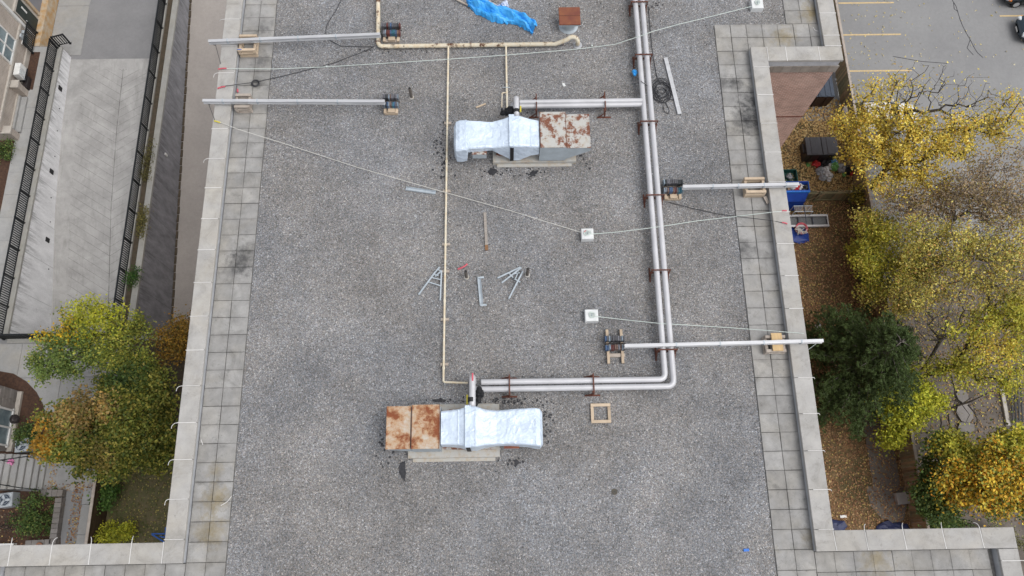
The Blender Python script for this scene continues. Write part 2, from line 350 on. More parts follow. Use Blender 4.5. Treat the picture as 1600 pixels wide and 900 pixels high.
# ------------------------------------------------------------------ mesh helpers
class MB:
    def __init__(s): s.v = []; s.f = []; s.mi = []
    def add(s, vs, fs, mi=0):
        o = len(s.v); s.v += [tuple(v) for v in vs]; s.f += [tuple(i+o for i in f) for f in fs]; s.mi += [mi]*len(fs); return s
    def box(s, c, d, rz=0, ch=0, mi=0, rot=None):
        hx, hy, hz = d[0]/2, d[1]/2, d[2]/2
        if ch:
            k = min(ch, hx*.45, hy*.45, hz*.9)
            vs = []
            for (z, i) in ((-hz, 0), (hz-k, 0), (hz, k)):
                vs += [(-hx+i, -hy+i, z), (hx-i, -hy+i, z), (hx-i, hy-i, z), (-hx+i, hy-i, z)]
            fs = [(3, 2, 1, 0), (8, 9, 10, 11)]
            for l in (0, 4):
                for i in range(4): j = (i+1) % 4; fs.append((l+i, l+j, l+4+j, l+4+i))
        else:
            vs = [(-hx, -hy, -hz), (hx, -hy, -hz), (hx, hy, -hz), (-hx, hy, -hz), (-hx, -hy, hz), (hx, -hy, hz), (hx, hy, hz), (-hx, hy, hz)]
            fs = [(3, 2, 1, 0), (4, 5, 6, 7), (0, 1, 5, 4), (1, 2, 6, 5), (2, 3, 7, 6), (3, 0, 4, 7)]
        m = rot if rot is not None else Matrix.Rotation(rz, 3, 'Z')
        c = Vector(c)
        return s.add([m @ Vector(v) + c for v in vs], fs, mi)
    def bar(s, a, b, wd, ht, mi=0, ch=0, up=(0, 0, 1)):
        a, b = Vector(a), Vector(b); d = b-a; L = d.length
        if L < 1e-6: return s
        x = d/L; u = Vector(up)
        if abs(x.dot(u)) > .98: u = Vector((0, 1, 0))
        y = u.cross(x).normalized(); z = x.cross(y)
        m = Matrix((x, y, z)).transposed()
        return s.box((a+b)/2, (L, wd, ht), ch=ch, mi=mi, rot=m)
    def tube(s, pts, r, n=8, mi=0, cap=True):
        pts = [Vector(p) for p in pts]; k = len(pts)
        rs = r if isinstance(r, (list, tuple)) else [r]*k
        t0 = (pts[1]-pts[0]).normalized()
        u = Vector((0, 0, 1)) if abs(t0.z) < .9 else Vector((1, 0, 0))
        nn = (u - t0*u.dot(t0)).normalized()
        vs = []; fs = []
        for i, p in enumerate(pts):
            t = (pts[min(i+1, k-1)] - pts[max(i-1, 0)]).normalized()
            nn = nn - t*nn.dot(t)
            nn = nn.normalized() if nn.length > 1e-6 else t.orthogonal().normalized()
            bb = t.cross(nn)
            for j in range(n):
                a = 2*PI*j/n; vs.append(p + (nn*math.cos(a)+bb*math.sin(a))*rs[i])
        for i in range(k-1):
            for j in range(n):
                q = (j+1) % n; fs.append((i*n+j, i*n+q, (i+1)*n+q, (i+1)*n+j))
        if cap: fs += [tuple(range(n-1, -1, -1)), tuple(range((k-1)*n, k*n))]
        return s.add(vs, fs, mi)
    def cyl(s, a, b, r, r2=None, n=16, mi=0): return s.tube([a, b], [r, r if r2 is None else r2], n, mi)
    def ring(s, c, R, r, n=20, m=6, mi=0, axis='Z', arc=2*PI, a0=0):
        pts = []
        for i in range(n+1):
            a = a0+arc*i/n
            v = {'Z': (math.cos(a), math.sin(a), 0), 'X': (0, math.cos(a), math.sin(a)), 'Y': (math.cos(a), 0, math.sin(a))}[axis]
            pts.append(Vector(c)+Vector(v)*R)
        return s.tube(pts, r, m, mi)
    def poly(s, pts, z=None, mi=0):
        vs = [(p[0], p[1], p[2] if z is None else z) for p in pts]
        ar = sum(vs[i][0]*vs[(i+1) % len(vs)][1]-vs[(i+1) % len(vs)][0]*vs[i][1] for i in range(len(vs)))
        if ar < 0: vs = vs[::-1]
        return s.add(vs, [tuple(range(len(vs)))], mi)
    def prism(s, pts, z0, z1, mi=0):
        ar = sum(pts[i][0]*pts[(i+1) % len(pts)][1]-pts[(i+1) % len(pts)][0]*pts[i][1] for i in range(len(pts)))
        if ar < 0: pts = pts[::-1]
        n = len(pts); vs = [(p[0], p[1], z0) for p in pts]+[(p[0], p[1], z1) for p in pts]
        fs = [tuple(range(n-1, -1, -1)), tuple(range(n, 2*n))]+[(i, (i+1) % n, n+(i+1) % n, n+i) for i in range(n)]
        return s.add(vs, fs, mi)
    def loft(s, rings, mi=0, cap=True):
        n = len(rings[0]); vs = [v for r in rings for v in r]; fs = []
        for i in range(len(rings)-1):
            for j in range(n): q = (j+1) % n; fs.append((i*n+j, i*n+q, (i+1)*n+q, (i+1)*n+j))
        if cap: fs += [tuple(range(n-1, -1, -1)), tuple(range((len(rings)-1)*n, len(rings)*n))]
        return s.add(vs, fs, mi)
    def blob(s, c, r, seed=0, n=9, m=6, amp=.25, mi=0, squash=(1, 1, 1)):
        rr = random.Random(seed); ph = [rr.uniform(0, 6) for _ in range(6)]
        vs = []; fs = []
        for i in range(m+1):
            th = PI*i/m
            for j in range(n):
                a = 2*PI*j/n
                k = 1+amp*(math.sin(3*a+ph[0]+2*th)*.5+math.sin(5*th+ph[1]+a)*.3+rr.uniform(-.4, .4))
                vs.append((c[0]+r*k*squash[0]*math.sin(th)*math.cos(a), c[1]+r*k*squash[1]*math.sin(th)*math.sin(a), c[2]+r*k*squash[2]*math.cos(th)))
        for i in range(m):
            for j in range(n): q = (j+1) % n; fs.append((i*n+j, (i+1)*n+j, (i+1)*n+q, i*n+q))
        return s.add(vs, fs, mi)

ORG = {}
def tagset(o, label=None, cat=None, group=None, kind=None):
    if label: o['label'] = label
    if cat: o['category'] = cat
    if group: o['group'] = group
    if kind: o['kind'] = kind
    return o
def mesh_of(name, mb, mats, org=(0, 0, 0), smooth=False):
    me = bpy.data.meshes.new(name); og = Vector(org)
    me.from_pydata([tuple(Vector(v)-og) for v in mb.v], [], mb.f)
    for m in (mats if isinstance(mats, (list, tuple)) else [mats]): me.materials.append(m)
    if any(mb.mi): me.polygons.foreach_set('material_index', mb.mi)
    if smooth:
        me.polygons.foreach_set('use_smooth', [True]*len(me.polygons))
        if smooth != 'all': me.set_sharp_from_angle(angle=math.radians(42))
    me.update(); return me
def obj(name, mb, mats, parent=None, smooth=False, label=None, cat=None, group=None, kind=None):
    if parent: og = ORG[parent]
    else:
        a = np.array(mb.v); lo, hi = a.min(0), a.max(0); og = Vector(((lo[0]+hi[0])/2, (lo[1]+hi[1])/2, lo[2]))
    me = mesh_of(name, mb, mats, og, smooth)
    o = bpy.data.objects.new(name, me); COL.objects.link(o)
    if parent: o.parent = parent
    else: o.location = og
    ORG[o] = Vector(og)
    return tagset(o, label, cat, group, kind)
def inst(name, me, parent, loc, rz=0, scale=None):
    o = bpy.data.objects.new(name, me); COL.objects.link(o); o.parent = parent
    o.location = Vector(loc)-(ORG[parent] if parent else Vector()); o.rotation_euler = (0, 0, rz)
    if scale: o.scale = scale
    ORG[o] = Vector(loc); return o
def thing(name, label, cat, loc, group=None):
    o = bpy.data.objects.new(name, None); COL.objects.link(o); o.location = loc; o.empty_display_size = .2
    ORG[o] = Vector(loc); return tagset(o, label, cat, group)
def struct(name, mb, m, smooth=False): return obj(name, mb, m, None, smooth, kind='structure')
def fillet(pts, r, n=5):
    pts = [Vector(p) for p in pts]; out = [pts[0]]
    for i in range(1, len(pts)-1):
        p = pts[i]; a = (pts[i-1]-p); b = (pts[i+1]-p); rr = min(r, a.length*.48, b.length*.48)
        A = p+a.normalized()*rr; B = p+b.normalized()*rr
        for k in range(n+1):
            t = k/n; out.append(A*(1-t)**2+p*2*t*(1-t)+B*t*t)
    out.append(pts[-1]); return out
def sag(a, b, n=12, d=.05, wob=0, seed=1):
    rr = random.Random(seed); a, b = Vector(a), Vector(b); o = []
    for i in range(n+1):
        t = i/n; p = a.lerp(b, t); p.z -= d*4*t*(1-t)
        if 0 < i < n: p.x += rr.uniform(-wob, wob); p.y += rr.uniform(-wob, wob)
        o.append(p)
    return o
def path(pxs, z, r=None):
    return [at(q[0], q[1], q[2] if len(q) > 2 else z) for q in pxs]

# ------------------------------------------------------------------ SETTING: street level
BX, BY = -.29, -1.05               # the building's own grid starts here
XL, XR = -10.95+BX, 9.93+BX        # outer faces of the building
m = MB()                            # one sheet, with the opening for the ramp and the sunken yard
for x0, x1, y0, y1 in ((-220, -30.5, -220, 260), (-30.5, -29.0, -220, 28.62), (-30.5, -29.0, 42, 260), (-11.25, 240, -220, 260), (-29.0, -11.25, -220, 9.05), (-29.0, -11.25, 42, 260)):
    m.poly([(x0, y0), (x1, y0), (x1, y1), (x0, y1)], G)
struct('ground', m, M['asphalt'])
def zr(y): return float(np.interp(y, [9, 11.24, 17.96, 23.4, 28.35, 60], [-21.9, -21.4, -19.8, -18.98, G-1.04, G-1.04]))   # ramp slope
m = MB(); yy = [9.0, 11.24, 14.5, 17.96, 20.7, 23.4, 26, 28.35]
m.add([(x, y, zr(y)) for y in yy for x in (-29.0, -22.75)], [(2*i, 2*i+1, 2*i+3, 2*i+2) for i in range(len(yy)-1)])
struct('ramp', m, M['ramp'])
m = MB().poly([(-29.3, 28.35), (-22.75, 28.35), (-22.75, 42), (-29.3, 42)], G-1.045); struct('driveway', m, M['driveway'])
m = MB()
for i in range(4): m.box((-29.44, 28.66+3.9*i+1.95, G-1.05), (2.14, 3.88, .06))
struct('forecourt', m, M['walk'])
m = MB()
for i in range(13): m.box((-30.12, 28.6-1.5*i-.75, G+.0), (1.58, 1.485, .03))
struct('sidewalk', m, M['walk'])
def zt(y): return -19.1-(33.4-y)*.1445
m = MB(); m.add([(-21.9, 42, zt(42)), (-11.2, 42, zt(42)), (-11.2, 9.0, zt(9)), (-21.9, 9.0, zt(9))], [(0, 3, 2, 1)]); struct('sunken_yard', m, M['trench'])
# retaining walls
t = thing('retaining_wall', 'pale stained concrete retaining wall on the far left side of the grooved ramp', 'wall', (-29, 18, G))
m = MB(); m.add([(-28.98, 28.5, G), (-28.98, 9, G), (-28.98, 9, zr(9)-.4), (-28.98, 28.5, G-1.3), (-29.3, 28.5, G), (-29.3, 9, G), (-29.3, 9, zr(9)-.4), (-29.3, 28.5, G-1.3)],
                [(0, 1, 2, 3), (7, 6, 5, 4), (0, 3, 7, 4), (1, 5, 6, 2)])
obj('wall_face', m, M['wall_light'], t)
m = MB().box((-29.11, 18.75, G+.06), (.34, 19.5, .16), ch=.015); obj('wall_cap', m, M['cap'], t)
for y in (25.8, 20.2, 15.9):
    o = obj('drain_opening', MB().box((-28.965, y, zr(y)+.75), (.05, .28, .38)), M['black'], t)
for y in (24.5, 23.0, 21.3, 18.6, 17.1, 14.2): obj('tie_hole_plug', MB().cyl((-28.99, y, zr(y)+.5+.1*(y % 1)), (-28.95, y, zr(y)+.5+.1*(y % 1)), .035, n=8), M['black'], t)
t = thing('retaining_wall', 'tall dark damp concrete wall along the narrow sunken yard beside the roof', 'wall', (-22, 20, G))
m = MB(); ys = [42, 9.0]
m.add([(-21.87, 42, G), (-21.87, 9.0, G), (-21.87, 9.0, zt(9)-.3), (-21.87, 42, zt(42)-.3), (-22.2, 42, G), (-22.2, 9.0, G), (-22.2, 9.0, zt(9)-.3), (-22.2, 42, zt(42)-.3)],
      [(3, 2, 1, 0), (4, 5, 6, 7), (0, 4, 7, 3), (1, 2, 6, 5)]); 
m.f = [f[::-1] for f in m.f]; obj('wall_face', m, M['wall_dark'], t)
obj('wall_cap', MB().box((-22.03, 34.5, G+.07), (.36, 51, .18), ch=.015), M['cap'], t)
m = MB().box((-21.83, 21.2, G-1.0), (.08, .14, .3), ch=.02); obj('wall_lamp', m, M['acwhite'], t)
t = thing('retaining_wall', 'low concrete wall carrying the baluster fence on the right side of the ramp', 'wall', (-22.75, 18, G))
obj('wall_face', MB().box((-22.8, 34, -20.2), (.24, 50, 5.2)), M['wall_light'], t)
obj('wall_cap', MB().box((-22.75, 34.5, G+.06), (.34, 51, .16), ch=.015), M['cap'], t)
t = obj('end_wall', MB().box((-16.5, 8.95, -20), (10.7, .3, 5.1), ch=.02), M['cap'], label='concrete end wall closing the sunken yard beside the orange shrub', cat='wall')
obj('end_wall', MB().box((-25.8, 8.92, -20), (6.3, .3, 5.0)), M['cap'], label='concrete head wall at the bottom end of the grooved ramp', cat='wall')
m = MB()
for k in range(60):
    y = 9.2+.55*k; m.box((-21.82, y, zt(y)+.03), (.10+.08*((k*7) % 5)/5, .5, .10))
struct('weed_line', m, M['soil'])
struct('planting_strip', MB().box((-22.39, 34, G-.3), (.42, 51, .6)), M['soil'])
# plaza and paths lower left
t = tagset(bpy.data.objects.new('plaza', None), kind='structure'); COL.objects.link(t); t.location = (-26, 7, G); ORG[t] = Vector((-26, 7, G))
pm = mesh_of('paving_panel', MB().box((0, 0, 0), (2.48, 1.98, .05), ch=.01), M['walk'])
for i in range(4):
    for j in range(4): inst('paving_panel', pm, t, (-29.3+2.5*i+.0, 7.75-2.0*j, G+.005))
struct('garden_bed', MB().poly([at(-80, 578, G), at(0, 580, G), at(22, 584, G), at(42, 596, G), at(58, 613, G), at(68, 632, G), at(74, 660, G), at(70, 700, G), at(68, 712, G), at(-80, 712, G)], G+.045), M['mulch'])
struct('garden_bed', MB().poly([at(-80, 764, G), at(60, 768, G), at(95, 770, G), at(95, 900, G), at(-80, 900, G)], G+.02), M['mulch'])
t = tagset(bpy.data.objects.new('garden_path', None), kind='structure'); COL.objects.link(t); t.location = (-23.5, 0, G); ORG[t] = Vector((-23.5, 0, G))
for y0, y1 in ((-3.3, -1.75), (-1.74, -.2), (-.19, 1.35), ):
    inst('paving_panel', mesh_of('paving_panel', MB().box((0, 0, 0), (1.05, y1-y0-.02, .05), ch=.01), M['walk']), t, (-22.83, (y0+y1)/2, G+.01))
a, b = at(72, 718, G), at(140, 766, G)
inst('paving_panel', mesh_of('paving_panel', MB().box((0, 0, 0), (b.x-a.x-.02, a.y-b.y, .05), ch=.01), M['walk']), t, ((a.x+b.x)/2, (a.y+b.y)/2, G+.012))
struct('path_edging', MB().box((-22.24, -.6, G+.04), (.12, 4.9, .1), ch=.01), M['walk'])
struct('lawn', MB().poly([(-21.95, 3.4), (-11, 3.4), (-11, -9), (-21.95, -9)], G+.042), M['grass'])
struct('planting_bed', MB().poly([(-21.95, 9), (-11, 9), (-11, 3.4), (-21.95, 3.4)], G+.046), M['soil'])

# right side: leaf covered lawn, walk, parking lot
struct('leafy_lawn', MB().poly([(XR, -9), (21.1, -9), (21.1, 22.5), (12.8, 22.5), (12.8, 16), (XR, 16)], G+.01), M['lawn'])
t = tagset(bpy.data.objects.new('walkway', None), kind='structure'); COL.objects.link(t); t.location = (20, 0, G); ORG[t] = Vector((20, 0, G))
for y0, y1 in ((2.0, 5.2), (-.35, 1.98)):
    inst('walk_panel', mesh_of('walk_panel', MB().box((0, 0, 0), (1.5, y1-y0-.02, .05), ch=.01), M['walk_dark']), t, (20.08, (y0+y1)/2, G+.014))
vs = [at(px, py, G) for px, py in ((1353, 760), (1360, 790), (1375, 808), (1398, 819), (1412, 812), (1416, 790), (1412, 760))]
obj('walk_panel', MB().prism([(v.x, v.y) for v in vs], G-.01, G+.035), M['walk_dark'], t)
struct('worn_path', MB().poly([(22.0, -9), (60, -9), (60, 13.6), (22.0, 13.6)], G+.006), M['path'])
for (px, py, x1) in ((1310, 5, 1397), (1313, 54.7, 1408), (1325, 111.2, 1425), (1562, 25, 1700)):
    a, b = at(px, py, G), at(x1, py, G); struct('parking_line', MB().poly([(a.x, a.y-.055), (b.x, a.y-.055), (b.x, a.y+.055), (a.x, a.y+.055)], G+.008), M['lineyellow'])
for pts in ([(1488, 0), (1494, 10), (1500, 30), (1504, 40), (1510, 52), (1516, 62), (1521, 72), (1527, 82), (1536, 90)], [(1490, 4), (1491, 14), (1497, 18)], [(1516, 62), (1511, 75), (1521, 86)], [(1395, 88), (1440, 96), (1480, 99)]):
    q = path(pts, G+.007); m = MB()
    for a, b in zip(q, q[1:]):
        d = (b-a).normalized(); n = Vector((-d.y, d.x, 0))*.02
        m.add([a-n, b-n, b+n, a+n], [(0, 1, 2, 3)])
    struct('pavement_crack', m, M['tar'])

# ------------------------------------------------------------------ THE BUILDING
B = thing('apartment_building', 'large brick apartment block with a flat grey gravel roof edged by pale coping', 'building', (0, 5, G))
outl = [(-16.5, -1.3), (-10.92, -1.3), (-10.92, 27), (12.81, 27), (12.81, 15.92), (9.93, 15.92), (9.93, -1.3), (15.6, -1.3), (15.6, -12), (-16.5, -12)]
obj('brick_wall', MB().prism(outl, G-4.5, -.08), M['brick'], B)
obj('roof_membrane', MB().poly(outl, -.05), M['membrane'], B)
obj('roof_gravel', MB().poly([(-9.07, -12), (8.12, -12), (8.12, 17.74), (10.97, 17.74), (10.97, 27), (-9.07, 27)], 0), M['gravel'], B)
bm_ = mesh_of('band_block', MB().box((0, 0, 0), (.355, .05, .40), ch=.008), M['band'])
for i in range(8): inst('band_block', bm_, B, (10.14+.363*i, 15.905, -.02-.27))
obj('shelf_angle', MB().box((11.4, 15.905, -3.9), (2.8, .03, .05)), M['rust_bar'], B)
# parapet upstand under the coping
for c, d in (((-10.63, 12.72, .07), (.58, 29.18, .30)), ((-13.5, -1.57, .07), (5.2, .58, .30)), ((-16.22, -6.6, .07), (.56, 10.6, .30)), ((9.645, 7.31, .07), (.58, 18.36, .30)),
             ((11.35, 16.19, .07), (2.85, .58, .30)), ((12.525, 21.5, .07), (.58, 11, .30)), ((12.45, -1.57, .07), (4.9, .58, .30)), ((15.31, -6.6, .07), (.58, 10.6, .30))): obj('parapet_wall', MB().box(c, d), M['parapet'], B)
rj = random.Random(3)
def coping(x0, x1, y0, y1, seal=None, hook=0.0, tone=None):
    """one coping stone; seal = side of the joint that carries a bead of white sealant; hook = length of the tail over the edge"""
    dz = rj.uniform(-.003, .003)
    o = obj('coping_stone', MB().box(((x0+x1)/2, (y0+y1)/2, .275+dz), (abs(x1-x0)-.012, abs(y1-y0)-.012, .11), ch=.012), M['coping'], B)
    return o
def bead(stone, a, b, tail, curl):
    """white sealant along a joint from a (inner) to b (outer edge), tail hangs beyond the edge"""
    m = MB(); a, b = Vector(a), Vector(b); d = (b-a).normalized(); n = Vector((-d.y, d.x, 0))
    m.bar(a, b+d*.01, rj.uniform(.016, .026), .012)
    if tail > 0:
        pts = [b-d*.03]
        for k in range(1, 6):
            q = k/5; pts.append(b+d*tail*math.sin(q*1.3)/1.0+n*curl*tail*q*q*.9+Vector((0, 0, -.10*q*q)))
        m.tube(pts, .011, 5)
    obj('joint_sealant', m, M['sealant'], stone)
ZT = .333
LJ = [26.4, 25.2, 24.0, 22.8, 21.6, 20.4, 19.2, 18.01, 16.81, 15.61, 14.42, 13.23, 12.01, 10.84, 9.64, 8.46, 7.26, 6.05, 4.87, 3.66, 2.45, 1.27, .04, -1.17, -1.885]
HK = {18.01: (.22, .0), 15.61: (.2, .7), 12.01: (.2, .6), 3.66: (.22, .75), 2.45: (.24, .8), 1.27: (.2, .9), .04: (.16, 1.2)}
for i in range(len(LJ)-1):
    st = coping(-10.95, -10.32, LJ[i], LJ[i+1])
    if i and LJ[i] > -1.0 or i == len(LJ)-2:
        tl, cu = HK.get(LJ[i], (0, 0)); bead(st, (-10.36, LJ[i], ZT), (-10.955, LJ[i], ZT), tl, cu)
xs = [-10.955, -11.95, -13.2, -14.4, -15.67, -16.55]
for i in range(5):
    st = coping(xs[i], xs[i+1], -1.25, -1.885)
    tl = (0, .2, .2, .2, .22)[i]; bead(st, (xs[i], -1.87, ZT), (xs[i], -1.245, ZT), tl, (0, .1, .5, -.4, .3)[i])
for y in (-1.885, -3.1, -4.3, -5.5, -6.7): coping(-16.55, -15.92, y, y-1.2)
RJ = [16.5, 15.6, 14.39, 13.18, 11.98, 10.79, 9.6, 8.39, 7.2, 6.01, 4.81, 3.61, 2.41, 1.21, -.01, -1.22, -1.885]
for i in range(len(RJ)-1):
    st = coping(9.33, 9.96, RJ[i], RJ[i+1])
    if i:
        tl = {3.61: .1, 2.41: .1, 1.21: .1, -.01: .14}.get(RJ[i], 0); bead(st, (9.36 if i < 8 else 9.48, RJ[i], ZT), (9.965, RJ[i], ZT), tl, -.4)
xs = [9.965, 10.68, 11.95, 12.85]
for i in range(3): st = coping(xs[i], xs[i+1], 15.87, 16.5); bead(st, (xs[i], 16.48, ZT), (xs[i], 15.865, ZT), 0, 0)
ys = [16.505, 16.98, 18.0, 19.2, 20.4, 21.6, 22.8, 24]
for i in range(7): st = coping(12.2, 12.85, ys[i], ys[i+1]); bead(st, (12.22, ys[i], ZT), (12.855, ys[i], ZT), 0, 0)
xs = [9.965, 10.96, 12.16, 13.4, 14.59, 15.65]
for i in range(5):
    st = coping(xs[i], xs[i+1], -1.25, -1.885); bead(st, (xs[i], -1.87, ZT), (xs[i]-.03, -1.245, ZT), (.1, .16, .17, .17, .16)[i], (-.3, -.7, -.6, -.5, .6)[i])
ys = [-1.89, -2.25, -3.45, -4.65, -5.85]
for i in range(4): st = coping(15.02, 15.65, ys[i], ys[i+1]); (bead(st, (15.05, ys[i], ZT), (15.66, ys[i], ZT), .2, -.3) if i == 1 else None)
# paving slabs round the edge of the roof
slm = [mesh_of('paving_slab', MB().box((0, 0, 0), (.606, .598, .05), ch=.008), M['slab']) for _ in range(1)][0]
def slab(x, y):
    inst('paving_slab', slm, B, (x+rj.uniform(-.004, .004), y+rj.uniform(-.004, .004), .012+rj.uniform(-.005, .007)), rj.uniform(-.008, .008))
yk = [6.073+.611*k for k in range(-16, 26)]
for y in yk:
    if y < 20.4: slab(-9.39, y+.305); slab(-10.01, y+.305)
for i in range(9):
    for j in range(3):
        slab(-10.64-.62*i, -2.195-.611*j)
yr = 17.74
for k in range(36):
    y = yr-.305-.611*k
    slab(8.435, y); slab(9.055 if y < 16.5 else 9.06, y)
    if k < 2:
        for i in range(5): slab(9.68+.62*i, y)
for k in range(5):
    for x in (11.28, 11.90): slab(x, yr+.305+.611*k)
for i in range(9):
    for j in range(3): slab(9.68+.61*i, -2.195-.611*j)

B.location = (BX, 5+BY, G)

# ------------------------------------------------------------------ ROOFTOP UNITS
def hvac(label, secs, zs, hood, curbpx, flip, plate):
    """secs: (pixel x, back y, front y, z top, z bottom, round) sections of the wrapped casing; hood: rusty boxes"""
    c = at((secs[0][0]+secs[-1][0])/2, secs[0][2], 0); U = thing('rooftop_unit', label, 'rooftop unit', (c.x, c.y, 0), 'wrapped ventilation units on the gravel roof')
    rings = []
    for (px, yb, yf, zt_, zb) in secs:
        b, f = at(px, yb, zt_), at(px, yf, zt_)
        r = .07; x = f.x; y0, y1 = f.y, b.y
        rings.append([Vector(v) for v in ((x, y0, zb), (x, y1, zb), (x, y1, zt_-r), (x, y1-r*.4, zt_-r*.3), (x, y1-r, zt_), (x, y0+r, zt_), (x, y0+r*.4, zt_-r*.3), (x, y0, zt_-r))])
    # subdivide along the length and add folds
    fine = []
    rr = random.Random(hash(label) % 99)
    for a, b in zip(rings, rings[1:]):
        n = max(1, int((b[0]-a[0]).length/.2))
        for k in range(n):
            fine.append([p.lerp(q, k/n)+Vector((0, rr.uniform(-.006, .006), rr.uniform(-.008, .006) if i in (3, 4, 5, 6) else 0)) for i, (p, q) in enumerate(zip(a, b))])
    fine.append(rings[-1])
    # split the top across so that creases can form
    fine2 = []
    for r in fine:
        top = [r[4].lerp(r[5], k/5)+Vector((0, 0, (rr.uniform(-.022, .014) if 0 < k < 5 else 0))) for k in range(6)]
        fine2.append(r[:4]+top+r[6:])
    o = obj('silver_wrap', MB().loft(fine2), M['silver'], U)
    # standing band over the ridge
    ri = max(range(len(secs)), key=lambda i: secs[i][3]); px, yb, yf, z1, z0 = secs[ri]
    b, f = at(px, yb, z1), at(px, yf, z1)
    m = MB(); m.box((f.x, (f.y+b.y)/2, z1+.012), (.19, b.y-f.y+.03, .03), ch=.01); obj('ridge_band', m, M['silver'], o)
    m = MB(); m.box((f.x, f.y-.012, (z1+z0)/2-.08), (.13, .02, z1-z0-.12)); obj('dark_seam', m, M['black'], o)
    for si in (2, 4, len(secs)-3) if secs[0][0] < 700 else (3, 4, len(secs)-2):
        px, yb, yf, z1, z0 = secs[si]; b, f = at(px, yb, z1), at(px, yf, z1)
        obj('tape_seam', MB().box((f.x, (f.y+b.y)/2, z1+.004), (.05, b.y-f.y-.06, .012), ch=.004), M['silver'], o)
    # rusty boxes
    for i, (xa, xb, yb, yf, zt_, za, zb2, mt) in enumerate(hood):
        A, Bk = at(xa, yf, zt_), at(xb, yb, zt_); x0, x1 = A.x, Bk.x; y0, y1 = A.y, Bk.y
        m = MB(); m.add([(x0, y0, za), (x1, y0, zb2), (x1, y1, zb2), (x0, y1, za), (x0, y0, zt_-.03), (x1, y0, zt_-.03), (x1, y1, zt_-.03), (x0, y1, zt_-.03)],
                        [(3, 2, 1, 0), (4, 5, 6, 7), (0, 1, 5, 4), (1, 2, 6, 5), (2, 3, 7, 6), (3, 0, 4, 7)])
        h = obj('intake_box' if i == 0 else 'intake_hood', m, M['greyblue'], U)
        m = MB().box(((x0+x1)/2, (y0+y1)/2, zt_-.012), (x1-x0-.004, y1-y0+.03, .035), ch=.008); obj('rusty_lid', m, M[mt], h)
        m = MB()
        for xx in ((x0+.02), (x1-.02)): m.box((xx, (y0+y1)/2, zt_+.006), (.016, y1-y0+.03, .016))
        obj('lid_seam', m, M['rust_bar' if i == 0 else mt], h)
    # curb and base
    (cx0, cy0, cx1, cy1) = curbpx
    A, Bk = at(cx0, cy1, .22), at(cx1, cy0, .22)
    m = MB(); m.box(((A.x+Bk.x)/2, (A.y+Bk.y)/2, .11), (Bk.x-A.x, Bk.y-A.y, .22), ch=.015); obj('base_curb', m, M['curb'], U)
    m = MB(); m.box(((A.x+Bk.x)/2, (A.y+Bk.y)/2-.03, .02), (Bk.x-A.x-.3, Bk.y-A.y+.16, .05)); obj('curb_flashing', m, M['curb'], U)
    zmid = min(s_[4] for s_ in secs)
    m = MB(); m.box(((A.x+Bk.x)/2, (A.y+Bk.y)/2+.03, (.22+zmid)/2), (Bk.x-A.x-.25, Bk.y-A.y-.42, zmid-.2)); obj('coil_casing', m, M['rust_cream'], U)
    for (px0, px1, py, z0, z1, mt) in plate:
        P0, P1 = at(px0, py, z1), at(px1, py, z1); m = MB(); m.box(((P0.x+P1.x)/2, P0.y, (z0+z1)/2), (P1.x-P0.x, .12, z1-z0), ch=.01)
        q = obj('motor_cover', m, M['greyblue'], U); m = MB(); m.box(((P0.x+P1.x)/2, P0.y, z1+.008), (P1.x-P0.x+.02, .15, .016)); obj('cover_plate', m, M[mt], q)
    return U
hvac('silver-wrapped unit below the main pipe branch, its speckled rusty boxes at the right end',
     [(709, 197, 231, 1.06, .42), (712, 189, 235, 1.20, .34), (718, 186.5, 234, 1.26, .34), (728, 186, 232.5, 1.28, .36), (731, 187, 231.5, 1.26, .95), (769, 189, 229.5, 1.22, .95), (785, 185, 228.7, 1.30, .62), (800, 179.5, 227.8, 1.42, .34), (812, 179.5, 227.8, 1.42, .34), (830, 185, 229, 1.30, .62), (843, 187, 229.5, 1.26, .70)],
     None, [(844, 884, 175, 230, 1.32, .30, .30, 'rust_cream'), (885, 920.5, 178.6, 230.7, 1.24, .36, 1.0, 'rust_cream')], (770, 205, 898, 253.5), False,
     [(738, 760, 238.8, .60, .91, 'rust_cream')])
hvac('silver-wrapped unit at the bottom of the roof, its heavily rusted boxes at the left end',
     [(688.5, 642, 695.5, 1.26, .70), (700, 641, 694.5, 1.27, .64), (716, 638.5, 695, 1.32, .5), (731, 634, 698.5, 1.42, .34), (743, 634, 698.5, 1.42, .34), (757, 639, 695.5, 1.30, .5), (776, 640.5, 694, 1.22, .74), (800, 639, 694, 1.24, .74), (826, 637, 695, 1.27, .60), (838, 636.5, 696, 1.27, .34), (845, 638, 697, 1.20, .34), (848.5, 643, 694, 1.04, .42)],
     None, [(641.6, 687.5, 632.5, 701, 1.28, .30, .30, 'rust_heavy'), (602, 642.2, 635, 701.5, 1.24, 1.0, .36, 'rust_heavy')], (637, 631, 780, 716), True,
     [(788, 811, 697.5, .45, .72, 'rust_solid')])

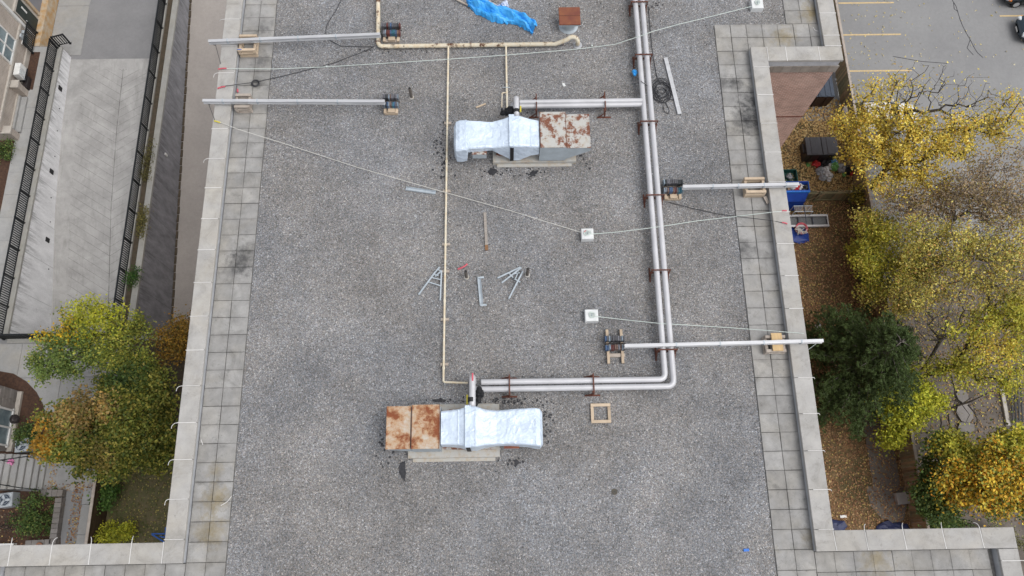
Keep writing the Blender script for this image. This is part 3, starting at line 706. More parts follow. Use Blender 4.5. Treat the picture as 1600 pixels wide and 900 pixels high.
# ------------------------------------------------------------------ PIPES
def pipe_thing(label, pts, r, m, rr=.25, n=14, bands=(), name='insulated_pipe', cat='pipe', group='pale insulated pipes on rusty supports', elbows=True):
    q = fillet(pts, rr); c = Vector(pts[0]); T = thing(name, label, cat, (c.x, c.y, 0), group)
    obj('pipe', MB().tube(q, r, n), m, T, smooth=True)
    mm = MB()
    P_ = [Vector(p) for p in pts]; tot = 0
    for a, b in zip(P_, P_[1:]):
        L = (b-a).length; d = (b-a).normalized(); k = 0.45
        while k < L-.3:
            if bands: obj('jacket_seam', MB().tube([a+d*k, a+d*(k+.03)], r*1.018, n), m, T, smooth=True)
            k += .92
    return T
ZP = .42; J = M['jacket']
def XY(px, py, z): return at(px, py, z)
ye1, ye2 = at(900, 594.9, ZP).y, at(900, 606, ZP).y
xl, xr_ = at(1014.5, 300, ZP).x-.0, at(1024.5, 300, ZP).x
xl = (at(994, 0, ZP).x+at(1035, 560, ZP).x)/2; xr_ = (at(1005, 0, ZP).x+at(1047.5, 560, ZP).x)/2
r_p = .098
ub = at(737.5, 625, 1.1)
pipe_thing('inner one of the two long pale pipes that turn left to the bottom unit', [(xl, 25, ZP), (xl, ye1, ZP), (at(752, 595, ZP).x, ye1, ZP)], r_p, J, .22, bands=(1,))
pipe_thing('outer one of the two long pale pipes, running round the corner to the bottom unit', [(xr_, 25, ZP), (xr_, ye2, ZP), (at(738, 606, ZP).x, ye2, ZP)], r_p, J, .24, bands=(1,))
e0 = at(738, 590, 1.2); 
pipe_thing('short pale elbow riser dropping into the ridge of the bottom unit', [(e0.x, ye1+.02, .3), (e0.x, ye1+.02, 1.24), (e0.x, at(738, 633, 1.24).y, 1.24), (e0.x, at(738, 638, 1.24).y, 1.1)], .105, J, .14)
m = MB(); a = at(736.5, 622, 1.26); m.tube([(a.x, a.y+.02, 1.24), (a.x, a.y-.12, 1.24)], .118, 14); m.blob((a.x+.24, a.y+.2, .95), .16, 4, amp=.2); m.tube([(a.x+.24, ye2, .45), (a.x+.24, ye2-.05, .9), (a.x+.22, a.y-.1, .98)], .085, 10); m.tube([(a.x+.22, a.y+.05, .98), (a.x+.05, a.y-.3, .9)], .07)
obj('pipe_wrap', m, M['black'], smooth=True, label='black wrapped valve and joint beside the elbow of the bottom unit', cat='valve')
m = MB(); a = at(737, 592, 1.33); m.box((a.x+.03, a.y+.06, 1.345), (.05, .25, .02)); obj('tape_mark', m, M['red'], label='red tape strip on the elbow above the bottom unit', cat='tape')
m = MB(); a, b = at(730, 617, .9), at(730, 632, .9); m.tube([a, b], .03, 8); obj('gas_cock', m, M['yellow'], smooth=True, label='short yellow gas pipe left of the bottom unit elbow', cat='pipe')
yb1, yb2 = at(900, 158.3, ZP+.05).y, at(900, 163.8, ZP).y
pipe_thing('upper one of the pale branch pipes leading left to the upper unit', [(xl-.05, yb1, ZP+.06), (at(812, 161, ZP).x, yb1-.02, ZP+.06)], .09, J, bands=(1,))
pipe_thing('lower one of the pale branch pipes leading left to the upper unit', [(xl-.05, yb2, ZP-.02), (at(812, 167, ZP).x, yb2-.02, ZP-.02)], r_p, J, bands=(1,))
e0 = at(806.5, 152, 1.25)
pipe_thing('short pale elbow riser dropping into the ridge of the upper unit', [(e0.x, e0.y, .3), (e0.x, e0.y, 1.25), (e0.x, at(806.5, 176, 1.25).y, 1.25), (e0.x, at(806.5, 181, 1.25).y, 1.1)], .1, J, .14)
e1 = at(800.5, 163, .8)
pipe_thing('stubby pale riser just left of the upper unit elbow', [(e1.x, e1.y, .2), (e1.x, e1.y, .86), (e1.x, e1.y-.35, .86)], .07, J, .1)
m = MB(); a = at(808, 172, 1.25); m.tube([(e0.x, a.y+.02, 1.25), (e0.x, a.y-.1, 1.25)], .112, 14)
for k, (px, py) in enumerate(((798, 172), (792, 174), (786, 176))): q = at(px, py, 1.0); m.blob(q, .15-.02*k, k, amp=.3)
obj('pipe_wrap', m, M['black'], smooth=True, label='black tarred joint at the top of the upper unit', cat='valve')
a, b = at(813.3, 166, .9), at(813.3, 175, .9); obj('gas_cock', MB().tube([a, b], .028, 8), M['yellow'], smooth=True, label='short yellow gas pipe right of the upper unit elbow', cat='pipe')

# cream gas pipes
gz = .14
q = [at(590.5, -60, gz), at(591, 72.6, gz), at(868, 68.8, gz), at(884, 63, .40), at(893, 57.2, .52), at(901, 59, .50), at(903, 65, .34), at(902.5, 71, .0)]
T = thing('gas_pipe', 'thick cream painted gas main with rust spots and a hooked right end', 'pipe', (q[1].x, q[1].y, 0), 'cream gas pipes')
obj('pipe', MB().tube(fillet(q[:3], .2)[:-1]+fillet(q[2:], .16), .083, 12), M['gas'], T, smooth=True)
m = MB(); m.cyl((q[-1].x, q[-1].y, 0), (q[-1].x, q[-1].y, .03), .17, n=18); m.cyl((q[-1].x, q[-1].y, .02), (q[-1].x, q[-1].y, .12), .115, .1, n=18); obj('flange', m, M['parapet'], T, smooth=True)
for px, py in ((591, 66), (736, 70.6), (880, 66)): p_ = at(px, py, gz); obj('pipe_joint', MB().box((p_.x, p_.y, gz-.0), (.02, .19, .19) if px > 600 else (.19, .02, .19)), M['rust_bar'], T)
def thin_gas(label, pts, r=.036):
    T = thing('gas_pipe', label, 'pipe', (pts[0].x, pts[0].y, 0), 'cream gas pipes')
    obj('pipe', MB().tube(fillet(pts, .07), r, 8), M['gas_thin'], T, smooth=True)
    return T
T = thin_gas('long thin cream gas pipe running down the roof to the bottom unit', [at(700.5, 73, gz), at(692.8, 597, gz), at(731, 598.5, gz)])
m = MB()
for y in (194, 300, 383, 425, 500, 570):
    x = 700.5-7.7*(y-73)/524; p_ = at(x, y, 0); m.box((p_.x+.03, p_.y, .05), (.26, .09, .10))
obj('pipe_block', m, M['grey_wood'], T)
m = MB()
for y in (130, 252, 383, 470, 575):
    x = 700.5-7.7*(y-73)/524; p_ = at(x, y, gz); m.tube([(p_.x, p_.y-.04, gz), (p_.x, p_.y+.04, gz)], .048, 8)
obj('coupling', m, M['gas_thin'], T, smooth=True)
T = thin_gas('short thin cream gas pipe dropping from the main to the upper unit', [at(790.5, 70, gz), at(792.3, 171, gz), at(792.3, 174, .5)])
obj('bypass', MB().tube(fillet([at(792, 145, gz), at(784.5, 145, gz), at(784, 168, gz)], .05), .02, 6), M['gas_thin'], T, smooth=True)
a, b = at(785, 136.5, gz+.05), at(797, 136.5, gz+.05); obj('handle', MB().tube([a, b], .012, 6), M['galv'], T)

# rusty pipe supports
def support(label, c, along, half=.34, z=ZP, skew=0):
    """cross bar clamped over the pipes, two posts and two feet; along = 'Y' or 'X' direction of the pipes"""
    T = thing('pipe_support', label, 'pipe support', (c[0], c[1], 0), 'rusty pipe supports under the pale pipes')
    ax = Vector((1, 0, 0)) if along == 'Y' else Vector((0, 1, 0)); al = Vector((0, 1, 0)) if along == 'Y' else Vector((1, 0, 0))
    c = Vector((c[0], c[1], 0)); Z = Vector((0, 0, 1))
    obj('top_bar', MB().bar(c-ax*half+Z*(z+.125), c+ax*half+Z*(z+.125), .04, .035), M['rust_bar'], T)
    obj('cross_bar', MB().bar(c-ax*half+Z*(z-.14), c+ax*half+Z*(z-.14), .06, .05), M['rust_bar'], T)
    for sgn in (-1, 1):
        p0 = c+ax*sgn*(half-.03)
        obj('post', MB().bar(p0, p0+Z*(z+.15), .035, .035), M['rust_bar'], T)
        obj('foot', MB().bar(p0-al*.26+Z*.02, p0+al*.26+Z*.02, .05, .04), M['rust_bar'], T)
        obj('brace', MB().bar(p0-al*.22+Z*.03, p0+Z*(z-.1), .03, .03), M['rust_bar'], T)
    for sx in (-.11, .11): obj('clamp_bolt', MB().cyl(c+ax*sx+Z*(z+.12), c+ax*sx+Z*(z+.17), .018, n=6), M['rust_bar'], T)
    return T
xc = (xl+xr_)/2
for py, lb in ((6, 'rusty support holding the long pipes at the very top of the roof'), (88, 'rusty support on the long pipes beside the coiled black cable'), (192, 'rusty support on the long pipes right of the upper unit'),
               (307, 'rusty support on the long pipes beside the counterweights of the upper right beam'), (424, 'rusty support midway down the long pipes, between the two right beams'), (548, 'rusty support on the long pipes under the lower right beam')):
    support(lb, (xc, at(1010, py, ZP).y), 'Y')
yc = (ye1+ye2)/2
support('rusty support on the bottom pipes nearest the bottom unit', (at(796, 600, ZP).x, yc), 'X')
support('rusty support on the bottom pipes above the empty wooden frame', (at(927, 600, ZP).x, yc), 'X')
support('rusty support on the branch pipes above the rusty boxes of the upper unit', (at(838, 163, ZP).x, (yb1+yb2)/2), 'X', .36)
support('rusty support on the branch pipes nearest the long pipes', (at(945, 163, ZP).x, (yb1+yb2)/2), 'X', .40)

# ------------------------------------------------------------------ OUTRIGGER BEAMS, CRIBS, COUNTERWEIGHTS
def beam(label, a, b, z=.66):
    A, Bq = at(a[0], a[1], z), at(b[0], b[1], z); Z = Vector((0, 0, 1))
    T = thing('outrigger_beam', label, 'beam', (Bq.x, Bq.y, 0), 'aluminium outrigger beams over the roof edge')
    obj('top_flange', MB().bar(A-Z*.012, Bq-Z*.012, .115, .024, ch=.004), M['alu'], T)
    obj('web', MB().bar(A-Z*.09, Bq-Z*.09, .03, .136), M['alu'], T)
    obj('bottom_flange', MB().bar(A-Z*.168, Bq-Z*.168, .115, .022), M['alu'], T)
    d = (Bq-A); L = d.length; d.normalize()
    for k in (.11, .30, .52, .74):
        p = A+d*L*k; obj('clamp_strap', MB().bar(p-d*.02-Z*.085, p+d*.02-Z*.085, .124, .19), M['galv'], T)
    n = Vector((-d.y, d.x, 0))
    p = A+d*L*.16; obj('splice_plate', MB().bar(p-n*.068-Z*.10, p+d*.55-n*.068-Z*.10, .012, .11), M['alu'], T)
    obj('shackle', MB().ring(A+d*.16-Z*.24, .05, .014, 12, 5, axis='Y'), M['black'], T)
    return A, Bq
A1, B1 = beam('topmost left beam, its tail ending over the bend of the cream gas main', (325, 63.5), (594, 52.5))
A2, B2 = beam('second left beam, level, sticking out over the sunken yard', (316, 156.5), (601, 157.5))
A3, B3 = beam('shorter right beam sticking out above the blue rubbish container', (1249, 287), (1067, 291))
A4, B4 = beam('lower right beam crossing the long pipes and reaching over the dark pine', (1287, 532), (976, 540))

def crib(label, x0, y0, x1, y1, layers, mt='pine_wood', ztop=.485, shift=0):
    """square stack of timbers; pixel corners of the top course"""
    a, b = at(x0, y1, ztop), at(x1, y0, ztop)
    T = thing('timber_crib', label, 'timber stack', ((a.x+b.x)/2, (a.y+b.y)/2, 0), 'timber cribs under the outrigger beams')
    h = (ztop-.04)/layers; rr = random.Random(int(x0))
    for k in range(layers):
        z = .04+h*(k+.5)
        for sgn in (0, 1):
            j = rr.uniform(-.02, .02)
            if (layers-1-k) % 2 == 0:
                y = (a.y+.05, b.y-.05)[sgn]; m = MB().box(((a.x+b.x)/2+j, y+rr.uniform(-.01, .01), z), (b.x-a.x, .10, h-.004), ch=.008)
            else:
                x = (a.x+.05, b.x-.05)[sgn]; m = MB().box((x+rr.uniform(-.01, .01), (a.y+b.y)/2+j, z), (.10, b.y-a.y, h-.004), ch=.008)
            obj('timber', m, M[mt], T)
    return T
crib('timber crib under the topmost left beam, with blue tape on one end', 371, 53, 401, 79, 5)
crib('timber crib under the second left beam, at the parapet', 365, 146, 391, 167.5, 5, 'grey_wood')
crib('pale timber crib under the shorter right beam', 1166.5, 276.5, 1195, 301, 5)
T = crib('grey timber crib with a yellow plank laid across it under the lower right beam', 1198, 523, 1226, 550, 4, 'grey_wood', .40)
a, b = at(1208, 548, .47), at(1221, 520, .47); obj('cross_plank', MB().box(((a.x+b.x)/2, (a.y+b.y)/2, .445), (b.x-a.x, b.y-a.y, .05), ch=.006), m_simple('yellow_plank', (.56, .40, .21), (.48, .34, .18), 5, stretch=(4, .6, 1)), T)
a = at(374, 77, .5); m = MB().box((a.x, a.y, .47), (.16, .03, .05)); obj('tape', m, M['bluemetal'], label='blue tape on the corner of the topmost left crib', cat='tape')

def weights(label, px0, px1, pyf, long_skids=False, seed=1):
    a, b = at(px0, pyf, 0), at(px1, pyf, 0); x0, x1, y0 = a.x, b.x, a.y; cxx = (x0+x1)/2
    T = thing('counterweight_stack', label, 'counterweights', (cxx, y0+.3, 0), 'stacks of counterweights on the beam tails')
    rr = random.Random(seed); wd = x1-x0
    if long_skids:
        for sx in (-.22, .26):
            obj('skid', MB().box((cxx+sx, y0+.52, .10), (.09, 1.18, .09), ch=.006), M['pine_wood'], T)
        obj('base_plank', MB().box((cxx+.04, y0+.22, .05), (.62, .12, .10), ch=.006), M['grey_wood'], T)
        yw = y0+.34
    else:
        obj('base_plank', MB().box((cxx, y0+.07, .05), (wd*.82, .14, .10), ch=.006), M['pine_wood' if seed != 1 else 'grey_wood'], T)
        obj('base_plank', MB().box((cxx, y0+.55, .05), (wd*.82, .14, .10), ch=.006), M['grey_wood'], T)
        for sx in (-.36, .36): obj('base_plank', MB().box((cxx+sx*wd, y0+.33, .13), (.10, .66, .06), ch=.006), M['pine_wood'], T)
        obj('wood_block', MB().box((cxx+.02, y0+.09, .15), (.26, .16, .10), ch=.006), M['pine_wood'], T)
        yw = y0+.17
    n = 11; base = .16
    wm = [mesh_of('weight_plate', MB().box((0, 0, 0), (wd/n*.80, .17, .21), ch=.006), M['w%d' % k]) for k in range(8)]
    pals = {1: [4, 2, 6, 1, 1, 3, 0, 0, 3, 5, 1], 2: [2, 6, 4, 3, 6, 5, 7, 0, 3, 2, 6], 3: [6, 2, 5, 3, 3, 5, 1, 2, 0, 0, 6], 4: [3, 3, 6, 1, 1, 5, 5, 2, 5, 6, 7]}[seed]
    for row in (0, 1):
        for k in range(n):
            o = inst('weight_plate', wm[pals[k] if row == 0 else rr.choice([4, 7, 7, 2, pals[k]])], T, (x0+wd*(k+.5)/n, yw+.09+row*.30+rr.uniform(-.012, .012), base+.105+rr.uniform(0, .03)+row*.03), rr.uniform(-.03, .03))
    obj('weight_rod', MB().cyl((x0-.02, yw+.235, base+.10), (x1+.05, yw+.235, base+.10), .02, n=8), M['bin_black'], T)
    return T
weights('counterweights with teal and maroon plates inside the bend of the gas main', 597, 627, 68, seed=1)
weights('blue grey counterweights on pale planks at the tail of the second left beam', 599, 624, 180, seed=2)
weights('counterweights with copper coloured middle plates beside the long pipes', 1035, 1066, 313.5, seed=3)
weights('counterweights on two long skids at the tail of the lower right beam', 945, 976, 566, True, seed=4)

# ------------------------------------------------------------------ ROPES AND CABLES
def rope(label, pts, r, m, cat='rope', group='pale ropes tied across the roof', sleeves=(), name='rope', knots=()):
    T = thing(name, label, cat, (pts[0].x, pts[0].y, 0), group)
    obj('line', MB().tube(pts, r, 6), m, T, smooth=True)
    for p, q, mt in sleeves: obj('sleeve', MB().tube([p, (p+q)/2+Vector((0, 0, .02)), q], .024, 8), M[mt], T, smooth=True)
    if knots:
        mm = MB()
        for k in knots: mm.blob(k, .035, 3)
        obj('knot', mm, m, T, smooth=True)
    return T
P3 = lambda L: [at(*q) for q in L]
rope('pale blue rope running right across the whole roof to the top right anchor block', P3([(346, 107, .38), (372, 107.4, .36), (430, 107.6, .16), (510, 104.5, .06), (600, 99, .04), (700, 92.5, .22), (792, 86, .22), (900, 77, .08), (960, 69.5, .2), (1000, 56.5, .56), (1020, 49, .5), (1060, 38, .3), (1110, 26, .22), (1174, 10, .32)]), .0115, M['rope'],
     sleeves=[(at(341, 108, .37), at(354, 106.6, .39), 'red')], knots=[at(510, 104, .07), at(925, 71, .1)])
rope('white rope with a yellow sleeve from the left parapet down to the middle anchor block', P3([(344, 191, .38), (372, 202, .36), (440, 223, .1), (560, 262, .04), (690, 299, .22), (800, 330, .05), (908, 363, .28)]), .012, M['rope_w'],
     sleeves=[(at(335, 189, .37), at(344, 191.5, .39), 'yellow')])
rope('pale green rope from the middle anchor block to the right parapet', P3([(920, 366, .3), (960, 363, .08), (1010, 357, .54), (1032, 354, .5), (1090, 345, .06), (1160, 337, .06), (1215, 330.5, .36), (1230, 329, .37)]), .0115, M['rope'],
     sleeves=[(at(1222, 329.5, .37), at(1229, 329, .37), 'red')])
rope('pale green rope from the lower anchor block to the right parapet', P3([(928, 494, .3), (980, 500, .1), (1032, 505.5, .54), (1060, 507, .3), (1140, 512, .06), (1200, 516.5, .34), (1256, 521, .37)]), .0115, M['rope'])
rope('dark cord from the left parapet to the bend of the gas main', P3([(345, 135, .37), (360, 133.5, .37), (400, 128, .08), (450, 117, .03), (520, 99, .03), (575, 78, .03), (585, 72, .05)]), .012, M['cable'], 'cord', 'dark cords lying on the roof',
     sleeves=[(at(340, 138, .37), at(352, 135, .38), 'red')], name='cord')
rope('dark cord curving down from the top edge behind the topmost left beam', P3([(535, -4, .03), (524, 18, .03), (512, 36, .03), (508, 50, .03), (514, 62, .03), (532, 72, .03), (560, 73, .03), (583, 73, .05)]), .012, M['cable'], 'cord', 'dark cords lying on the roof', name='cord')
rope('dark cord from the upper right counterweights to the right parapet', P3([(1045, 316, .03), (1080, 325, .03), (1120, 334, .03), (1150, 338, .05), (1200, 344, .3), (1229, 349, .37)]), .012, M['cable'], 'cord', 'dark cords lying on the roof',
     sleeves=[(at(1222, 347.5, .37), at(1230, 349.5, .37), 'red')], name='cord')
rope('dark cord running down beside the long pipes to the coil', P3([(1013, 10, .03), (1016, 45, .03), (1020, 85, .03), (1026, 118, .03), (1032, 132, .05)]), .012, M['cable'], 'cord', 'dark cords lying on the roof', name='cord')
rope('dark cord looped over the long pipes into the coil', P3([(996, 122, .3), (1003, 128, .56), (1010, 133, .54), (1018, 138, .1), (1030, 146, .06)]), .012, M['cable'], 'cord', 'dark cords lying on the roof', name='cord')
rope('thin dark line from the end of the topmost left beam to the parapet', [A1+Vector((.2, 0, -.2)), at(345, 100, .36)], .010, M['cable'], 'cord', 'dark cords lying on the roof', name='cord')
rope('thin dark line from the end of the second left beam to the yellow sleeve', [A2+Vector((.15, 0, -.2)), at(336, 189, .37)], .010, M['cable'], 'cord', 'dark cords lying on the roof', name='cord')
rope('thin pale line from the end of the lower right beam back to the parapet', [A4+Vector((-.1, 0, -.2)), at(1262, 547, .2)], .008, M['rope'], group='pale ropes tied across the roof')
m = MB(); rr = random.Random(5)
for k in range(9):
    c = at(1033+rr.uniform(-3, 4), 141+rr.uniform(-6, 8), .04+.012*k); R0 = rr.uniform(.2, .36); ph = rr.uniform(0, 6)
    pts = [c+Vector((math.cos(ph+a)*R0*(1+.12*math.sin(2*a+ph)), math.sin(ph+a)*R0*1.25, .01*math.sin(3*a))) for a in np.linspace(0, 6.2, 26)]
    m.tube(pts, .013, 5)
m.tube(P3([(1040, 160, .03), (1046, 172, .03), (1044, 178, .03), (1038, 174, .03), (1036, 164, .04)]), .012, 5); m.tube(P3([(1045, 140, .03), (1054, 148, .03), (1052, 156, .03), (1040, 154, .05)]), .012, 5)
obj('cable_coil', m, M['cable'], smooth=True, label='tangled coil of black cable between the long pipes and the white channel', cat='cable coil')
m = MB()
for k in range(3):
    c = at(399, 130, .06+.02*k); m.ring(c, .11+.02*k, .014, 14, 5)
obj('cord_bundle', m, M['cable'], smooth=True, label='small bundle of dark cord on the left paving slabs', cat='cord')
m = MB().tube(P3([(371, 139, .1), (371.5, 144, .1)]), .03, 7); obj('red_tag', m, M['red'], smooth=True, label='small red tag hanging inside the left parapet', cat='tag')

# ------------------------------------------------------------------ LOOSE THINGS ON THE ROOF
def block(label, px, py, w_=.44, d_=.42, h=.26, rz=0, mark=None):
    c = at(px, py, h); T = thing('anchor_block', label, 'anchor block', (c.x, c.y, 0), 'white concrete anchor blocks')
    obj('block', MB().box((c.x, c.y, h/2), (w_, d_, h), rz, ch=.015), M['anchor'], T)
    obj('eye_bolt', MB().ring((c.x, c.y, h+.04), .045, .012, 12, 5, axis='X'), M['galv'], T)
    mm = MB()
    for a in range(5): mm.ring((c.x+rj.uniform(-.05, .05), c.y+rj.uniform(-.04, .04), h+.01+.006*a), .05+.012*a, .011, 10, 5)
    obj('rope_loop', mm, M['rope'], T, smooth=True)
    if mark: obj('paint_mark', MB().bar((c.x-.14, c.y+.05, h+.003), (c.x-.04, c.y+.14, h+.003), .04, .004), M[mark], T)
block('white anchor block at the top edge of the roof with dark scribbled rope', 1183.5, 5, .46, .44)
block('white anchor block with a red paint mark where two ropes meet', 918, 365, .43, .40, mark='red')
block('clean white anchor block above the skid counterweights', 924.5, 492.5, .45, .42)

m = MB()
T = thing('blue_tarp', 'bright blue tarpaulin crumpled in a long heap at the top of the roof', 'tarpaulin', at(782, 25, 0))
up = [(728.5, 6), (740, 2.5), (755, 1.5), (766, 3.5), (778, 9), (793, 13.5), (808, 19), (821, 25), (832, 31), (838, 36.5), (840, 42)]
dn = [(730, 8), (737, 15), (745, 22), (757, 28), (768, 33.5), (780, 36), (795, 38), (804, 38), (815, 43), (825, 49), (832, 56)]
rr = random.Random(2); rows = []
nn = 40
def lerp_px(L, t):
    k = t*(len(L)-1); i = min(int(k), len(L)-2); f = k-i
    return (L[i][0]*(1-f)+L[i+1][0]*f, L[i][1]*(1-f)+L[i+1][1]*f)
vs = []; fs = []
W = 16
for i in range(nn+1):
    t = i/nn; u, d = at(*lerp_px(up, t), .03), at(*lerp_px(dn, t), .03)
    for j in range(W+1):
        q = j/W; p = u.lerp(d, q); e = math.sin(PI*q)**.5
        fold = .20*abs(math.sin(q*6.5+3.2*t*math.sin(t*5)+1))+.10*abs(math.sin(9*t+5*q))+.05*math.sin(31*t-7*q)
        p.z = .02+e*(.10+fold); p.x += rr.uniform(-.02, .02); p.y += rr.uniform(-.02, .02)+(rr.uniform(-.04, .04) if j in (0, W) else 0); p.z += e*rr.uniform(-.012, .012); vs.append(p)
for i in range(nn):
    for j in range(W): k = i*(W+1)+j; fs.append((k, k+W+1, k+W+2, k+1))
obj('sheet', m.add(vs, fs), M['tarp'], T)
obj('pole', MB().tube([at(705, -5, .1), at(731, 8, .1)], .035, 8), M['grey_wood'], label='pale pole poking out of the left end of the blue tarpaulin', cat='pole', smooth=True)
obj('pole', MB().tube([at(750, -4, .12), at(776, 8, .12)], .03, 8), M['alu'], label='thin metal pole behind the blue tarpaulin', cat='pole', smooth=True)
m = MB()
for k, (px, py) in enumerate(((786, 9), (790, 5), (780, 10), (793, 9))): m.blob(at(px, py, .08), .13-.02*k, 10+k, amp=.5)
obj('plastic_sheet', m, M['plastic'], label='crumpled clear plastic sheet behind the blue tarpaulin', cat='plastic')

T = thing('roof_vent', 'square vent with a red rusted lid on a round grey base at the top', 'vent', at(889, 48, 0))
c0, c1 = at(873.8, 38.5, .62), at(906, 10.8, .62); cx_, cy_ = (c0.x+c1.x)/2, (c0.y+c1.y)/2
obj('lid', MB().box((cx_, cy_, .60), (c1.x-c0.x, c1.y-c0.y, .05), ch=.012), M['rust_solid'], T)
obj('lid_seam', MB().box((cx_, cy_, .628), (c1.x-c0.x, .025, .01)), M['rust_bar'], T)
obj('lid_skirt', MB().box((cx_, cy_, .53), (c1.x-c0.x-.05, c1.y-c0.y-.05, .1)), M['greyblue'], T)
obj('base', MB().tube([(cx_, cy_, 0), (cx_, cy_, .06), (cx_, cy_, .5)], [.38, .29, .27], 24), M['greyblue'], T, smooth=True)
m = MB(); a, b = at(1040, 90, .07), at(1062, 178, .07); T = thing('metal_channel', 'long pale metal channel lying right of the black cable coil', 'channel', (a.x, a.y, 0))
obj('web', MB().bar(a, b, .14, .012), M['alu'], T)
d = (b-a).normalized(); n = Vector((-d.y, d.x, 0))
for s_ in (-1, 1): obj('flange', MB().bar(a+n*.067*s_-Vector((0, 0, .03)), b+n*.067*s_-Vector((0, 0, .03)), .012, .07), M['alu'], T)
def channel(label, a, b, wd, mt, ends=0, h=.05, nm='steel_channel'):
    a, b = at(*a, h), at(*b, h); d = (b-a).normalized(); n = Vector((-d.y, d.x, 0)); Z = Vector((0, 0, 1))
    T = thing(nm, label, 'channel', (a.x, a.y, 0))
    obj('web', MB().bar(a-Z*.03, b-Z*.03, wd, .012), M[mt], T)
    for s_ in (-1, 1): obj('flange', MB().bar(a+n*wd*.5*s_, b+n*wd*.5*s_, .012, h*1.4), M[mt], T)
    if ends:
        for p in (a, b): obj('end_plate', MB().bar(p-n*wd*.4*ends, p+n*(wd*1.6)*ends, .06, h), M[mt], T)
channel('short galvanised channel lying across beside the thin cream pipe', (634, 294.5), (680.5, 301), .12, 'galv')
channel('galvanised bracket with turned ends between the two fallen trestles', (748.5, 434), (752.5, 477), .11, 'galv', 1)
a, b = at(757.5, 332, .03), at(760, 383, .03); T = thing('plank', 'weathered grey plank with a rusty end lying above the fallen trestles', 'plank', (a.x, a.y, 0))
obj('board', MB().bar(a, b, .10, .05, ch=.006), M['old_wood'], T); obj('rusty_end', MB().bar(b, at(760.4, 391, .03), .11, .055), m_simple('rust_stain', (.24, .12, .05), (.16, .09, .05), 8), T)
def trestle(label, legs, rungs, z=.12):
    T = thing('trestle', label, 'trestle', at(*legs[0][0], 0), 'galvanised trestles lying on the gravel')
    for a, b in legs: obj('leg', MB().bar(at(*a, z), at(*b, .05), .05, .045), M['galv'], T)
    for a, b in rungs: obj('rung', MB().bar(at(*a, z-.03), at(*b, z-.03), .035, .03), M['galv'], T)
trestle('fallen galvanised trestle left of the thin cream pipe', [((681, 424), (654, 460.5)), ((690, 422.5), (688, 469.5)), ((687, 417), (676, 431)), ((689, 424), (680, 432))],
        [((669, 440.5), (688.5, 446.5)), ((674, 433.5), (688.5, 437)), ((677, 428.5), (685, 430.5)), ((684, 421), (690, 424))])
trestle('fallen galvanised trestle beside the right vent pipe', [((813.5, 417.5), (777.5, 434.5)), ((814.5, 418.5), (784, 442)), ((817, 424), (795, 467))],
        [((795, 426.5), (804, 436.5)), ((801, 434), (813, 441)), ((803, 428), (812, 426)), ((805, 436), (810, 425))])
obj('strap', MB().tube(P3([(715.5, 420.5, .03), (721, 418.5, .05), (726, 416, .05), (730, 412.5, .03)]), .03, 6), M['red'], smooth=True, label='curved red strap lying beside the left vent pipe', cat='strap')
def vent(label, top, base, r=.055):
    p = at(*base, 0); h = .55
    for _ in range(20):
        q = at(*top, h)
        h *= 1+.02*np.sign((q-Vector((p.x, p.y, h))).y)*0
        break
    T = thing('vent_pipe', label, 'vent pipe', (p.x, p.y, 0), 'open vent pipes in the gravel')
    obj('pipe', MB().cyl((p.x, p.y, 0), (p.x, p.y, .62), r, n=14), m_simple('dull_pipe', (.14, .12, .105), (.09, .08, .07), 9), T, smooth=True)
    obj('opening', MB().cyl((p.x, p.y, .612), (p.x, p.y, .624), r*.82, n=14), M['black'], T)
    m = MB(); m.cyl((p.x, p.y, 0), (p.x, p.y, .02), .095, .085, n=16); obj('collar', m, M['curb'], T, smooth=True)
vent('open vent pipe below the red strap', (728, 423), (729, 433)); vent('open vent pipe at the tip of the right fallen trestle', (822, 419), (824, 429.5)); vent('open vent pipe right of the second left counterweights', (639.5, 142), (643, 152))
a, b = at(924, 661, .09), at(953.5, 630, .09); T = thing('wooden_frame', 'empty square frame of pale planks below the bottom pipes', 'frame', ((a.x+b.x)/2, (a.y+b.y)/2, 0))
w_ = .10
for c, d in ((((a.x+b.x)/2, a.y+w_/2), (b.x-a.x, w_)), (((a.x+b.x)/2, b.y-w_/2), (b.x-a.x, w_))): obj('plank', MB().box((*c, .07), (*d, .05), ch=.006), M['pine_wood'], T)
for x in (a.x+w_/2, b.x-w_/2): obj('plank', MB().box((x, (a.y+b.y)/2, .055), (w_, b.y-a.y-2*w_-.005, .05), ch=.006), M['pine_wood'], T)
def flat(name, label, cat, pts, z, mt, group=None):
    ps = [at(*p, z) for p in pts]; out = []
    rr = random.Random(int(pts[0][0]))
    for a, b in zip(ps, ps[1:]+ps[:1]):
        for k in range(4): q = a.lerp(b, k/4); out.append((q.x+rr.uniform(-.025, .025), q.y+rr.uniform(-.025, .025)))
    return obj(name, MB().prism(out, z-.012, z), M[mt], label=label, cat=cat, group=group)
flat('tar_patch', 'long black tar patch below the rusted boxes of the bottom unit', 'tar patch', [(625, 722), (632, 721), (634, 733), (634, 746), (632.5, 754), (628, 748), (623, 738), (623, 728)], .016, 'tar')
flat('tar_patch', 'black tar patch just above the bottom unit curb', 'tar patch', [(676, 625), (688, 622), (697, 624), (695, 629), (684, 628), (676, 628)], .016, 'tar')
flat('tar_patch', 'black tar patch below the right end of the bottom unit', 'tar patch', [(803, 718), (808, 716), (811, 722), (809, 727), (804, 726)], .016, 'tar')
flat('tar_patch', 'black tar patch below the middle of the upper unit curb', 'tar patch', [(764, 264), (772, 262), (778, 268), (770, 274), (762, 270)], .016, 'tar')
flat('tar_patch', 'black tar patch below the right part of the upper unit curb', 'tar patch', [(824, 272), (833, 266), (842, 267), (836, 275), (828, 277)], .016, 'tar')
m = MB(); rr = random.Random(11)
